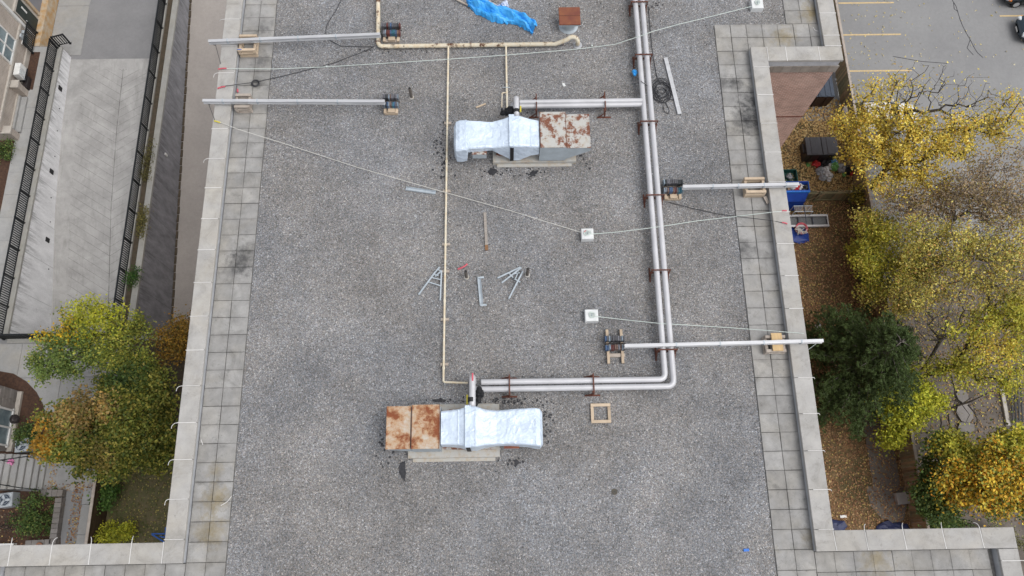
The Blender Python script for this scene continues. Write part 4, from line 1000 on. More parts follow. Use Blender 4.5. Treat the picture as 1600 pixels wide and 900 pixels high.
for (px, py, sx, sy, n) in ((690, 230, 5, 22, 60), (695, 265, 8, 10, 15), (780, 267, 22, 5, 30), (830, 270, 15, 5, 25), (915, 250, 6, 8, 16), (855, 650, 5, 20, 50), (795, 627, 25, 3, 45), (700, 626, 15, 2, 15), (800, 722, 15, 5, 18), (601, 700, 6, 20, 30), (800, 176, 9, 4, 30), (1022, 8, 6, 3, 14), (600, 78, 25, 2, 14), (650, 80, 20, 2, 10)):
    for k in range(n):
        p = at(px+rr.gauss(0, sx), py+rr.gauss(0, sy), .012); r = rr.uniform(.012, .05)
        pts = [(p.x+math.cos(a)*r*rr.uniform(.5, 1.3), p.y+math.sin(a)*r*rr.uniform(.5, 1.3)) for a in np.linspace(0, 5.2, 6)]
        m.poly(pts, .012+.0002*(k % 9))
obj('tar_spatter', m, M['tar'], kind='stuff', label='black tar spots spattered on the gravel round the two units', cat='tar')
m = MB(); rr = random.Random(21)                                   # larger loose pale and dark stones that stand out of the gravel
ms = [MB(), MB()]
for k in range(2600):
    p = Vector((rr.uniform(-9, 8.05), rr.uniform(-2.9, 19), .004)); r = rr.uniform(.014, .034); q = ms[k % 2]
    a0 = rr.uniform(0, 6)
    ring = [(p.x+math.cos(a0+a)*r*rr.uniform(.7, 1.2), p.y+math.sin(a0+a)*r*rr.uniform(.7, 1.2), .0) for a in (0, 1.25, 2.5, 3.75, 5)]
    top = [(p.x+(x-p.x)*.6, p.y+(y-p.y)*.6, r*.8) for x, y, _ in ring]
    q.add(ring+top, [(5, 6, 7, 8, 9)]+[(i, (i+1) % 5, 5+(i+1) % 5, 5+i) for i in range(5)])
obj('loose_stones', ms[0], m_simple('pale_stone', (.42, .41, .39), (.30, .29, .28), 30), kind='stuff', label='pale loose stones scattered over the gravel roof', cat='gravel')
obj('loose_stones', ms[1], m_simple('dark_stone', (.06, .06, .06), (.12, .11, .11), 30), kind='stuff', label='dark loose stones scattered over the gravel roof', cat='gravel')
obj('cloth_scrap', MB().blob(at(992, 113.5, .25), .12, 5, amp=.4, squash=(.8, 1.2, .8)), M['tarp'], label='bright blue scrap caught on the long pipes near the coil', cat='cloth')
obj('litter', MB().box(at(1166, 859.5, .03), (.17, .08, .05), .05), M['bin_rim'], label='small blue piece of litter near the lower right slabs', cat='litter')
m = MB(); c = at(960, 768.5, .0); m.cyl((c.x, c.y, 0), (c.x, c.y, .02), .1, n=14); obj('roof_drain', m, m_simple('drain_grate', (.10, .085, .06), (.05, .05, .05), 20), label='small dark roof drain below the empty wooden frame', cat='drain')
m = MB(); a, b = at(744, 168, .03), at(759, 162, .03); m.bar(a, b, .06, .03); obj('wood_scrap', m, M['pine_wood'], label='brown wood scrap on the gravel left of the upper unit elbow', cat='wood scrap')
obj('grey_tile', MB().bar(at(699, 246, .02), at(690, 258.5, .02), .05, .03), M['tar'], label='dark strip of rubber beside the left end of the upper unit', cat='rubber strip')
m = MB().box(at(881, 132.5, .02), (.09, .14, .03), .4); obj('litter', m, M['anchor'], label='tiny white chip on the gravel above the branch pipes', cat='litter')
obj('cork_board', MB().bar(at(1195, 307, .12), at(1200.5, 318, .12), .12, .03), M['grey_wood'], label='short board leaning inside the parapet under the shorter right beam', cat='board')

# ------------------------------------------------------------------ STREET LEVEL: fences
def metal_fence(label, p, q, h=.95, z=G+.12, pitch=.135, post_every=1.82):
    p, q = Vector((*p, z)), Vector((*q, z)); d = q-p; L = d.length; d.normalize(); Z = Vector((0, 0, 1)); mt = M['fence_black']
    T = thing('metal_fence', label, 'fence', p, 'black metal baluster fences')
    obj('rail', MB().bar(p+Z*h, q+Z*h, .085, .05), mt, T); obj('rail', MB().bar(p+Z*.10, q+Z*.10, .045, .04), mt, T)
    n = max(1, round(L/post_every)); pm_ = mesh_of('post', MB().box((0, 0, h/2), (.085, .085, h+.08)).box((0, 0, .01), (.14, .14, .02)), mt)
    for k in range(n+1): inst('post', pm_, T, p+d*L*k/n)
    nb = min(int(L/pitch), 290); bmh = mesh_of('baluster', MB().box((0, 0, h/2+.05), (.046, .046, h-.1)), mt)
    for k in range(1, nb): inst('baluster', bmh, T, p+d*L*k/nb)
    return T
metal_fence('long black baluster fence on the left side of the grooved ramp', (-29.2, 28.4), (-29.2, 9.15))
metal_fence('long black baluster fence on the right side of the grooved ramp', (-22.65, 33.6), (-22.65, 9.15))
metal_fence('short black fence return at the top corner of the ramp wall', (-29.15, 28.55), (-28.45, 28.75))
metal_fence('black baluster fence across the bottom end of the ramp, half under the tree', (-29.1, 9.0), (-22.7, 9.0))
metal_fence('short black railing beside the dark green townhouse door', (-30.75, 29.6), (-30.75, 28.05), h=1.05)
# tall timber fence between the leafy lawn and the parking lot
T = thing('timber_fence', 'long brown board fence between the leafy lawn and the parking lot', 'fence', (21.1, 14, G))
bds = [mesh_of('fence_board', MB().box((0, 0, .78+.02*k), (.025, .135, 1.56), ch=.006), M['fence_wood' if k < 2 else 'fence_green']) for k in range(4)]
rr = random.Random(4)
for k in range(262):
    inst('fence_board', bds[rr.choice([0, 0, 1, 2, 3])], T, (21.08+rr.uniform(-.008, .008), -4.4+.143*k, G), rr.uniform(-.04, .04))
obj('top_rail', MB().bar((21.13, -4.5, G+1.6), (21.13, 33, G+1.6), .14, .04), M['grey_wood'], T)
for z in (.35, 1.2): obj('rail', MB().bar((21.13, -4.5, G+z), (21.13, 33, G+z), .05, .09), M['fence_wood'], T)
pm_ = mesh_of('post', MB().box((0, 0, .78), (.1, .1, 1.56)), M['fence_wood'])
for k in range(16): inst('post', pm_, T, (21.2, -4+2.4*k, G))
T = thing('timber_fence', 'short dark board fence running from the blue container to the long fence', 'fence', (18.5, 17, G))
bd2 = [mesh_of('fence_board', MB().box((0, 0, .62+.02*k), (.135, .025, 1.25), ch=.006), M['fence_green' if k else 'fence_wood']) for k in range(3)]
for k in range(32): inst('fence_board', bd2[rr.choice([0, 1, 1, 2])], T, (16.55+.143*k, 17.03+rr.uniform(-.01, .01), G))
for z in (.12, 1.08): obj('rail', MB().bar((16.5, 16.98, G+z), (21.05, 16.98, G+z), .05, .09), M['fence_green'], T)
for x in (16.6, 18.4, 20.2): obj('post', MB().box((x, 16.96, G+.66), (.1, .1, 1.32)), M['fence_green'], T)
obj('brace', MB().bar((18.0, 16.94, G+.15), (18.7, 16.94, G+1.05), .03, .09), M['fence_wood'], T)
T = thing('timber_fence', 'brown horizontal board fence beside the garden path on the lower left', 'fence', (-21.95, -.5, G))
for k in range(10): obj('fence_board', MB().box((-21.93, -.75, G+.09+.158*k), (.025, 5.1, .148), ch=.006), M['deckwood'], T)
obj('top_rail', MB().box((-21.97, -.75, G+1.68), (.15, 5.2, .04), ch=.006), M['grey_wood'], T)
for y in (-3.2, -1.4, .3, 1.75): obj('post', MB().box((-22.02, y, G+.82), (.1, .1, 1.64)), M['deckwood'], T)

# ------------------------------------------------------------------ TOWNHOUSES
T = thing('townhouse', 'buff brick townhouse with a dark green door in the upper left corner', 'house', (-31.2, 28, G))
HX = -31.05
obj('brick_wall', MB().prism([(HX, 21.8), (HX, 29.55), (HX-9, 29.55), (HX-9, 21.8)], G, G+8.5), M['house_brick'], T)
obj('brick_wall', MB().prism([(HX+.08, 29.56), (HX+.08, 36), (HX-9, 36), (HX-9, 29.56)], G-1.1, G+8.5), M['house_trim'], T)
obj('corner_trim', MB().box((HX+.06, 29.4, G+4), (.14, .2, 8)), M['white_trim'], T)
obj('sill_band', MB().box((HX+.03, 25.6, G+1.42), (.14, 7.5, .16), ch=.02), M['house_trim'], T)
obj('foundation', MB().box((HX+.04, 25.2, G+.2), (.12, 6.6, .4), ch=.01), M['house_trim'], T)
d_ = obj('door', MB().box((HX+.11, 30.15, G+1.12), (.08, 1.0, 2.2), ch=.01), M['door'], T)
obj('handle', MB().box((HX+.17, 29.78, G+1.05), (.05, .05, .16)), M['alu'], d_); obj('window_slot', MB().box((HX+.155, 30.3, G+1.5), (.02, .12, .6)), M['acwhite'], d_)
for y in (29.6, 30.7): obj('door_jamb', MB().box((HX+.12, y, G+1.15), (.12, .08, 2.3)), M['house_trim'], T)
obj('door_header', MB().box((HX+.13, 30.15, G+2.36), (.16, 1.3, .14)), M['house_trim'], T)
d_ = obj('door', MB().box((HX+.11, 32.4, G+1.25), (.08, 2.5, 2.5), ch=.01), M['doorgrey'], T, label='wide grey garage door')
for y in (31.05, 33.75): obj('door_jamb', MB().box((HX+.14, y, G+1.3), (.16, .2, 2.6)), M['rustframe'], T)
obj('threshold', MB().box((HX+.3, 32.6, G-.48), (.5, 7.9, 1.02), ch=.01), M['rustframe'], T)
for y0, y1, z0, z1 in ((26.3, 27.95, 1.55, 3.2), ):
    wn = obj('window', MB().box((HX+.0, (y0+y1)/2, G+(z0+z1)/2), (.06, y1-y0, z1-z0)), M['glass'], T)
    m = MB()
    for z in (z0, z1): obj('frame', MB().box((HX+.04, (y0+y1)/2, G+z), (.11, y1-y0+.16, .09)), M['white_trim'], wn)
    for y in (y0, (y0+y1)/2, y1): obj('frame', MB().box((HX+.042, y, G+(z0+z1)/2), (.10, .08, z1-z0)), M['white_trim'], wn)
    obj('frame', MB().box((HX+.044, (y0+y1)/2, G+(z0+z1)/2), (.09, y1-y0, .07)), M['white_trim'], wn)
for y in (28.55, 28.95): obj('meter', MB().box((HX+.08, y, G+1.15-.5*(y-28.55)), (.18, .24, .4), ch=.02), M['acgrey'], T)
wn = obj('window', MB().box((HX+.02, 28.6, G+.62), (.06, .7, .5)), M['glass'], T, label='small basement window'); obj('frame', MB().box((HX+.05, 28.6, G+.9), (.1, .85, .07)), M['white_trim'], wn)
pier = obj('pier', MB().box((HX+.2, 25.1, G+.55), (.5, .42, 1.1), ch=.02), M['house_brick'], T); obj('pier_cap', MB().box((HX+.2, 25.1, G+1.15), (.62, .54, .12), ch=.02), M['house_trim'], pier)
pier = obj('pier', MB().box((HX+.2, 22.0, G+.45), (.5, .42, .9), ch=.02), M['house_brick'], T); obj('pier_cap', MB().box((HX+.2, 22.0, G+.95), (.62, .54, .12), ch=.02), M['house_trim'], pier)
T = thing('porch_steps', 'concrete porch steps between two brick piers on the far left', 'steps', (-31.2, 23.6, G))
for k in range(4): obj('step', MB().box((HX+.35-.32*k, 23.55, G+.085+.17*k), (.36, 2.5, .17), ch=.01), M['walk'], T)
T = thing('wall_air_conditioner', 'white boxy air conditioner on a bracket below the townhouse window', 'air conditioner', (-30.8, 26.2, G))
obj('case', MB().box((HX+.32, 26.1, G+1.0), (.36, .85, .62), ch=.02), M['acwhite'], T)
gr = obj('fan_grille', MB().ring((HX+.508, 26.0, G+1.0), .24, .015, 20, 5, axis='X').ring((HX+.508, 26.0, G+1.0), .15, .01, 16, 5, axis='X').ring((HX+.508, 26.0, G+1.0), .07, .01, 12, 5, axis='X'), M['acgrey'], T)
obj('bracket', MB().box((HX+.3, 26.1, G+.62), (.5, .9, .05)), M['black'], T)
obj('service_valve', MB().box((HX+.42, 25.75, G+.75), (.2, .05, .2)), M['acgrey'], T)
obj('planter_trough', MB().box((HX+.38, 25.75, G+.22), (.26, .8, .4), ch=.02), M['bin_black'], label='black trough standing under the white air conditioner', cat='planter')
struct('garden_bed', MB().poly([(-31, 28.2), (-30.35, 28.2), (-30.35, 25.4), (-31, 25.4)], G+.02), M['mulch'])
struct('garden_bed', MB().poly([(-40, 21.9), (-30.85, 21.9), (-30.85, 9.4), (-40, 9.4)], G+.02), M['mulch'])
T = thing('townhouse', 'grey stone fronted townhouse cut by the left edge beside the round garden bed', 'house', (-28, 4, G))
HX2 = -27.75
obj('stone_wall', MB().prism([(HX2, 2.7), (HX2, 6.0), (HX2-9, 6.0), (HX2-9, 2.7)], G, G+7), M['stone'], T)
wn = obj('window', MB().box((HX2+.0, 3.9, G+1.0), (.06, 1.9, 1.3)), M['glass'], T)
for z in (.36, 1.64): obj('frame', MB().box((HX2+.05, 3.9, G+z), (.13, 2.1, .1)), M['white_trim'], wn)
for y in (2.95, 3.9, 4.85): obj('frame', MB().box((HX2+.052, y, G+1.0), (.12, .09, 1.3)), M['white_trim'], wn)
obj('ledge', MB().box((HX2+.1, 4.3, G+.12), (.3, 3.3, .22), ch=.02), M['house_trim'], T)
sbm = mesh_of('stone_block', MB().box((0, 0, 0), (.05, .52, .27), ch=.02), M['stone'])
for r in range(5):
    for k in range(2): inst('stone_block', sbm, T, (HX2+.015, 5.15+.55*k+(.12 if r % 2 else 0)-.1, G+.4+.29*r))
T = thing('stairs', 'grey concrete garden stairs climbing left, with two black handrails', 'stairs', (-26.5, 1.5, G))
nx = [69, 59, 48.7, 36.7, 25, 13, 1.5, -11]
for k in range(7):
    z = G+.17*(k+1); x1 = at(nx[k], 740, z).x; x0 = at(nx[k+1], 740, z).x-.03
    obj('step', MB().box(((x0+x1)/2, 1.52, (z+G)/2), (x1-x0, 1.82, z-G), ch=.02), M['walk'], T)
for pts in ([(56, 712, .95), (40, 713.5, 1.3), (0, 719, 2.1), (-30, 723, 2.6)], [(59, 765, .6), (30, 762, 1.1), (0, 757, 1.7), (-30, 753, 2.3)]):
    q = [at(a, b, G+c) for a, b, c in pts]; r_ = obj('handrail', MB().tube(q, .028, 6), M['fence_black'], T)
    for p in q[:3]: obj('post', MB().cyl((p.x, p.y, G), p, .02, n=6), M['fence_black'], r_)
obj('toy', MB().blob(at(17, 722, G+.9), .17, 3, amp=.4), M['pink'], label='small pink toy on the garden stairs', cat='toy')
def condenser(label, px, py):
    c = at(px, py, G+.75); T = thing('condenser_unit', label, 'air conditioner', (c.x, c.y, G), 'condenser units beside the stairs')
    obj('case', MB().box((c.x, c.y, G+.37), (.74, .74, .74), .12, ch=.05), M['acgrey'], T)
    obj('fan_opening', MB().cyl((c.x, c.y, G+.742), (c.x, c.y, G+.752), .31, n=24), M['bin_navy'], T)
    m = MB()
    for k in range(3): a = 2.1*k; m.bar((c.x, c.y, G+.758), (c.x+.27*math.cos(a), c.y+.27*math.sin(a), G+.758), .12, .008)
    obj('fan', m, M['acgrey'], T)
    m = MB(); m.ring((c.x, c.y, G+.765), .30, .012, 24, 5); m.ring((c.x, c.y, G+.765), .2, .008, 24, 5)
    obj('fan_guard', m, M['acgrey'], T)
condenser('grey condenser unit beside the green shrub above the stairs', 33, 695); condenser('grey condenser unit below the stairs at the left edge', 7, 781)
T = thing('planter_wall', 'low grey block wall bending round the leafy planter by the garden path', 'wall', at(95, 800, G))
rr = random.Random(9)
def course(a, b, n):
    for k in range(n):
        for zz in (0, 1):
            p = a.lerp(b, (k+.5)/n); d = (b-a); L = d.length/n; obj('wall_block', MB().box((p.x, p.y, G+.12+.2*zz), (L-.012, .36, .19), math.atan2(d.y, d.x)+rr.uniform(-.02, .02), ch=.015), M['stone'], T)
course(at(70, 771, G), at(104, 771, G), 4); course(at(98, 778, G), at(88, 850, G), 9); course(at(86, 848, G), at(46, 850, G), 4)
obj('clay_dish', MB().ring(at(61, 853, G+.5), .14, .05, 14, 6), m_simple('terracotta', (.33, .16, .09), (.25, .12, .07), 8), label='small terracotta dish by the planter wall', cat='dish', smooth=True)
T = thing('garden_bench', 'white and blue bench end just above the lower left coping', 'bench', at(5, 852, G))
a = at(5, 851, G+.4)
for k in range(3): obj('slat', MB().box((a.x, a.y-.14*k, G+.42), (1.1, .11, .04)), M['white_trim' if k < 2 else 'bluemetal'], T)
for sx in (-.45, .45): obj('leg', MB().box((a.x+sx, a.y-.14, G+.2), (.06, .4, .4)), M['white_trim'], T)
T = thing('blue_trestle', 'blue painted steel trestle on the lawn beside the lower left coping', 'trestle', at(250, 835, G))
for a, b in (((237, 834), (262, 834)), ((237, 834.5), (260, 849)), ((259, 824), (259, 842)), ((250, 838), (259, 840))): obj('bar', MB().bar(at(*a, G+.35), at(*b, G+.3), .07, .06), M['bluemetal'], T)
for a in ((238, 834), (259, 826), (259, 846)): q = at(*a, G+.3); obj('leg', MB().bar((q.x, q.y, G), q, .05, .05), M['bluemetal'], T)
obj('lamp_globe', MB().blob(at(23, 655, G+.9), .26, 2, amp=.12).cyl(at(23, 655, G), at(23, 655, G+.7), .08, n=8), M['bin_black'], label='dark round globe shaped ornament beside the stone townhouse', cat='ornament')

# ------------------------------------------------------------------ CONTAINERS, RUBBISH, STAGE
def dumpster(label, x0, x1, y0, y1, h, lidm, bodym, ribs, lids=2):
    T = thing('dumpster', label, 'rubbish container', ((x0+x1)/2, (y0+y1)/2, G))
    b = obj('body', MB().add([(x0+.06, y0+.05, G+.08), (x1-.06, y0+.05, G+.08), (x1-.06, y1-.02, G+.08), (x0+.06, y1-.02, G+.08), (x0, y0, G+h-.08), (x1, y0, G+h-.08), (x1, y1, G+h), (x0, y1, G+h)],
        [(3, 2, 1, 0), (4, 5, 6, 7), (0, 1, 5, 4), (1, 2, 6, 5), (2, 3, 7, 6), (3, 0, 4, 7)]), M[bodym], T)
    for k in range(3): obj('side_rib', MB().box((x0+(x1-x0)*(.2+.3*k), y0-.0, G+h*.5), (.09, .07, h*.75)), M[bodym], b)
    for k in range(lids):
        xa = x0+(x1-x0)*k/lids; xb = x0+(x1-x0)*(k+1)/lids; l_ = obj('lid', MB().box(((xa+xb)/2, (y0+y1)/2, G+h+.02), (xb-xa-.03, y1-y0+.06, .05), ch=.015), M[lidm], T)
        for q in range(ribs): obj('lid_rib', MB().box((xa+(xb-xa)*(q+.5)/ribs, (y0+y1)/2, G+h+.055), ((xb-xa)/ribs*.38, y1-y0-.05, .035), ch=.01), M[lidm], l_)
    for xx in (x0-.05, x1+.05): obj('lift_pocket', MB().box((xx, (y0+y1)/2, G+h*.72), (.10, (y1-y0)*.5, .16)), M[bodym], b)
    for xx in (x0+.2, x1-.2):
        for yy in (y0+.2, y1-.2): obj('castor', MB().cyl((xx-.03, yy, G+.08), (xx+.03, yy, G+.08), .08, n=10), M['black'], b)
    return T
q0 = at(1292, 168, G); q1 = at(1300, 118, G+1.3)
dumpster('dark dumpster with ribbed navy lids tucked against the brick wall', q0.x-2.1, q0.x, q0.y, q1.y, 1.3, 'bin_navy', 'bin_brown', 3)
q0 = at(1250.5, 255, G); q1 = at(1262, 215.5, G+1.1); q2 = at(1300, 255, G)
dumpster('black dumpster with flat charcoal lids in front of the rubbish bags', q0.x, q2.x, q0.y, q1.y, 1.1, 'bin_lid', 'bin_black', 1)
T = thing('waste_container', 'open blue waste container full of rubbish beside the coping', 'rubbish container', at(1245, 315, G))
h = 1.7; f0 = at(1250.5, 329, G); f1 = at(1265.5, 298, G+h); bk = at(1260, 283, G+h); xl0 = at(1205, 300, G+h).x
vs = [(xl0+.5, f0.y, G), (f0.x, f0.y, G), (f0.x, bk.y-.2, G), (xl0+.5, bk.y-.2, G), (xl0, f1.y, G+h), (f1.x, f1.y, G+h), (f1.x, bk.y, G+h), (xl0, bk.y, G+h)]
ins = [(xl0+.05, f1.y+.06, G+h), (f1.x-.06, f1.y+.06, G+h), (f1.x-.06, bk.y-.05, G+h), (xl0+.05, bk.y-.05, G+h), (xl0+.4, f0.y+.1, G+h-.6), (f0.x-.1, f0.y+.1, G+h-.6), (f0.x-.1, bk.y-.3, G+h-.6), (xl0+.4, bk.y-.3, G+h-.6)]
m = MB().add(vs+ins, [(3, 2, 1, 0), (0, 1, 5, 4), (1, 2, 6, 5), (2, 3, 7, 6), (3, 0, 4, 7), (4, 5, 9, 8), (5, 6, 10, 9), (6, 7, 11, 10), (7, 4, 8, 11), (8, 9, 13, 12), (9, 10, 14, 13), (10, 11, 15, 14), (11, 8, 12, 15), (12, 13, 14, 15)])
obj('body', m, M['bin_blue'], T)
obj('front_rim', MB().box(((xl0+f1.x)/2, f1.y-.03, G+h-.09), (f1.x-xl0+.04, .08, .20), ch=.02), M['bin_rim'], T)
obj('side_rim', MB().box((f1.x-.02, (f1.y+bk.y)/2, G+h-.06), (.07, bk.y-f1.y, .12), ch=.02), M['bin_rim'], T)
obj('face_rib', MB().bar((xl0+.3, f1.y+(f0.y-f1.y)*.5-.02, G+h*.5), ((f1.x+f0.x)/2, f1.y+(f0.y-f1.y)*.5-.02, G+h*.5), .05, .06), M['bin_blue'], T)
rr = random.Random(3)
for k, mt in enumerate(['bag_black', 'bag_white', 'bag_red', 'bag_grey', 'card', 'bag_black', 'bag_grey', 'bag_blue']):
    obj('rubbish_bag', MB().blob((f1.x-.25-.24*k, (f1.y+bk.y)/2+rr.uniform(-.15, .15), G+h-.18), .24, k, amp=.3), M[mt], label='%s rubbish lying in the open blue container, number of others beside it' % mt.replace('bag_', '').replace('card', 'cardboard') if False else ['glossy black rubbish bag at the right end of the blue container', 'white rubbish bag in the blue container beside the right end', 'red wrapping in the blue container', 'grey bag in the blue container under the beam tip', 'brown cardboard piece in the blue container', 'second black rubbish bag, in the middle of the blue container', 'second grey bag, deeper in the blue container', 'blue bag deepest in the blue container'][k], cat='rubbish bag', group='rubbish in the blue container')
bags = [(1262, 259, .14, 'bag_green', 'pale green bag at the left end of the rubbish heap'), (1274, 257.5, .26, 'bag_red', 'red bag in front of the black dumpster'), (1288, 256, .3, 'bag_black', 'black bag against the front of the black dumpster'), (1281, 263, .2, 'bag_black', 'small black bag below the red bag'), (1301, 255, .24, 'bag_blue', 'blue carrier bag at the right corner of the black dumpster'),
        (1302, 262, .3, 'bag_green', 'green striped bag in the rubbish heap'), (1296, 261, .22, 'bag_white', 'white bag left of the green striped bag'), (1313, 265, .32, 'bag_grey', 'big grey bag at the right of the rubbish heap'), (1322, 268, .3, 'bag_black', 'black bag right of the big grey bag'), (1288, 267, .24, 'bag_white', 'white bag in the middle of the rubbish heap'),
        (1279, 269, .26, 'bag_grey', 'pale translucent bag at the lower left of the heap'), (1293, 275, .26, 'bag_white', 'white bag with a red print at the bottom of the heap'), (1284, 279, .22, 'bag_grey', 'flat grey bag at the bottom of the heap'), (1294, 282, .16, 'bag_white', 'small white box-like bag lowest in the heap'), (1328, 271, .2, 'bag_red', 'dark red bag at the right end of the heap'), (1318, 274, .14, 'bag_green', 'bright green wrapper beside the dark red bag')]
for k, (px, py, r, mt, lb) in enumerate(bags):
    c = at(px, py, G); obj('rubbish_bag', MB().blob((c.x, c.y, G+r*.6), r, 20+k, amp=.35, squash=(1, 1, .75)), M[mt], label=lb, cat='rubbish bag', group='rubbish bags heaped by the dumpster')
T = thing('plastic_crate', 'dark green plastic crate on the leaves beside the shorter right beam', 'crate', at(1234, 276, G))
c = at(1234, 276, G+.3)
for d, s_ in (((.85, .05, .42), (0, -.4)), ((.85, .05, .42), (0, .4)), ((.05, .85, .42), (-.4, 0)), ((.05, .85, .42), (.4, 0))): obj('side', MB().box((c.x+s_[0], c.y+s_[1], G+.25), d, ch=.01), M['green_p'], T)
obj('bottom', MB().box((c.x, c.y, G+.05), (.8, .8, .05)), M['green_p'], T); obj('scrap', MB().blob((c.x, c.y+.05, G+.2), .2, 3, amp=.4), M['bag_grey'], T)
T = thing('suspended_platform', 'aluminium work platform lying on the leaves below the blue container', 'work platform', at(1262, 345, G))
a, b = at(1222, 353, G+.35), at(1293.5, 336, G+.35); x0, x1, y0, y1 = a.x, b.x, a.y, b.y
obj('deck', MB().box(((x0+x1)/2, (y0+y1)/2, G+.16), (x1-x0, y1-y0-.1, .05)), m_simple('deck_plate', (.16, .165, .17), (.10, .105, .11), 14, rough=.5, metal=.3), T)
for y in (y0, y1): obj('side_rail', MB().box(((x0+x1)/2, y, G+.30), (x1-x0, .13, .10), ch=.01), M['alu'], T); obj('toe_board', MB().box(((x0+x1)/2, y, G+.16), (x1-x0, .03, .2)), M['galv'], T)
for k in range(4): obj('cross_member', MB().box((x0+.2+(x1-x0-.25)*k/3, (y0+y1)/2, G+.24), (.05, y1-y0, .06)), M['fan'], T)
obj('end_frame', MB().box((x1-.04, (y0+y1)/2, G+.3), (.06, y1-y0, .08)), M['alu'], T)
T = thing('mesh_cage', 'dark wire mesh cage standing against the work platform', 'cage', at(1254, 335, G))
a, b = at(1239, 334, G+.6), at(1269.5, 321, G+.95); x0, x1, y0, y1 = a.x, b.x, a.y, b.y
for xx in (x0, x1):
    for yy in (y0, y1): obj('post', MB().box((xx, yy, G+.45), (.04, .04, .9)), M['galv'], T)
for yy in (y0, y1): obj('rail', MB().box(((x0+x1)/2, yy, G+.9), (x1-x0, .035, .035)), M['galv'], T)
for k in range(14): obj('wire', MB().box((x0+(x1-x0)*(k+.5)/14, (y0+y1)/2, G+.88), (.035, y1-y0, .02)), M['old_wood'], T)
obj('divider', MB().box(((x0+x1)/2+.05, (y0+y1)/2-.3, G+.92), (.04, y1-y0+.9, .05)), M['fan'], T)
T = thing('rope_heap', 'heap of red hose and white rope on a blue tarp by the right coping', 'rope heap', at(1247, 363, G))
c = at(1247, 364, G); obj('sheet', MB().blob((c.x-.1, c.y-.15, G+.05), .75, 8, amp=.3, squash=(1, .75, .2)), M['bin_blue'], T)
m = MB()
for k in range(4): m.ring((c.x+.1, c.y+.15, G+.25+.05*k), .30+.03*(k % 2), .04, 18, 6)
obj('hose', m, M['red'], T, smooth=True)
m = MB(); rr = random.Random(8)
for k in range(5): m.tube([(c.x+rr.uniform(-.4, .4), c.y+rr.uniform(-.3, .3), G+.42+rr.uniform(0, .08)) for _ in range(5)], .025, 5)
obj('rope', m, M['rope_w'], T, smooth=True)
for lb, px, py, r, mt in (('dark blue sheet on the leaves in the corner of the right coping', 1306, 822, .5, 'navy'), ('dark blue sheet behind the lower right coping, near the walkway end', 1385, 826, .55, 'navy'), ('third blue sheet just right of the walkway end', 1404, 826, .5, 'navy')):
    c = at(px, py, G); obj('blue_sheet', MB().blob((c.x, c.y, G+.08), r*1.05, int(px), amp=.3, squash=(1, .7, .25)), M[mt], label=lb, cat='sheet', group='dark blue sheets by the lower right coping')
a = at(1317, 807, G); obj('litter', MB().box((a.x, a.y, G+.05), (.34, .14, .04), .05), M['white_trim'], label='white strip of litter on the leaves near the walkway', cat='litter')
obj('litter', MB().blob(at(1279, 511, G+.9), .22, 4, amp=.4, squash=(.7, 1.3, .5)), M['bag_white'], label='white plastic bag caught by the upper left edge of the pine', cat='plastic bag')
T = thing('concrete_pad', 'pale concrete step pad beside the walkway at the orange tree', 'step', at(1415, 778, G))
a, b = at(1403, 787, G+.3), at(1432, 768, G+.3); obj('pad', MB().box(((a.x+b.x)/2, (a.y+b.y)/2, G+.15), (b.x-a.x, b.y-a.y, .3), .1, ch=.03), M['walk'], T)
for k, (px, py, w_, d_, rz, lb) in enumerate(((1506, 645, .72, .95, .1, 'larger pale rough stone slab on the worn path under the bare branch'), (1502, 620, .55, .6, -.2, 'smaller pale stone slab just above the bare branch'), (1508, 669, .7, .55, .15, 'flat grey stone slab below the bare branch on the worn path'))):
    c = at(px, py, G); rr = random.Random(k); pts = [(c.x+math.cos(a)*w_*rr.uniform(.55, .75), c.y+math.sin(a)*d_*rr.uniform(.55, .75)) for a in np.linspace(.3+rz, 5.7+rz, 7)]
    obj('stone_slab', MB().prism(pts, G, G+.16), M['stone'], label=lb, cat='stone slab', group='stone slabs on the worn path')
a, b = at(1563, 608, G), at(1575, 665, G+.1); obj('fallen_post', MB().bar((a.x, a.y, G+.1), (b.x, b.y, G+.1), .22, .16, ch=.02), M['house_trim'], label='pale painted post lying beside the worn path near the right edge', cat='post')
T = thing('park_grate', 'dark steel frame on the worn path at the right edge', 'steel frame', at(1585, 625, G))
for k in range(4): a = at(1580+5*k, 600, G+.3); b = at(1583+5*k, 660, G+.3); obj('bar', MB().bar(a, b, .06, .05), M['fence_black'], T)
for y in (605, 655): obj('cross_bar', MB().bar(at(1578, y, G+.27), at(1602, y, G+.27), .06, .05), M['fence_black'], T)

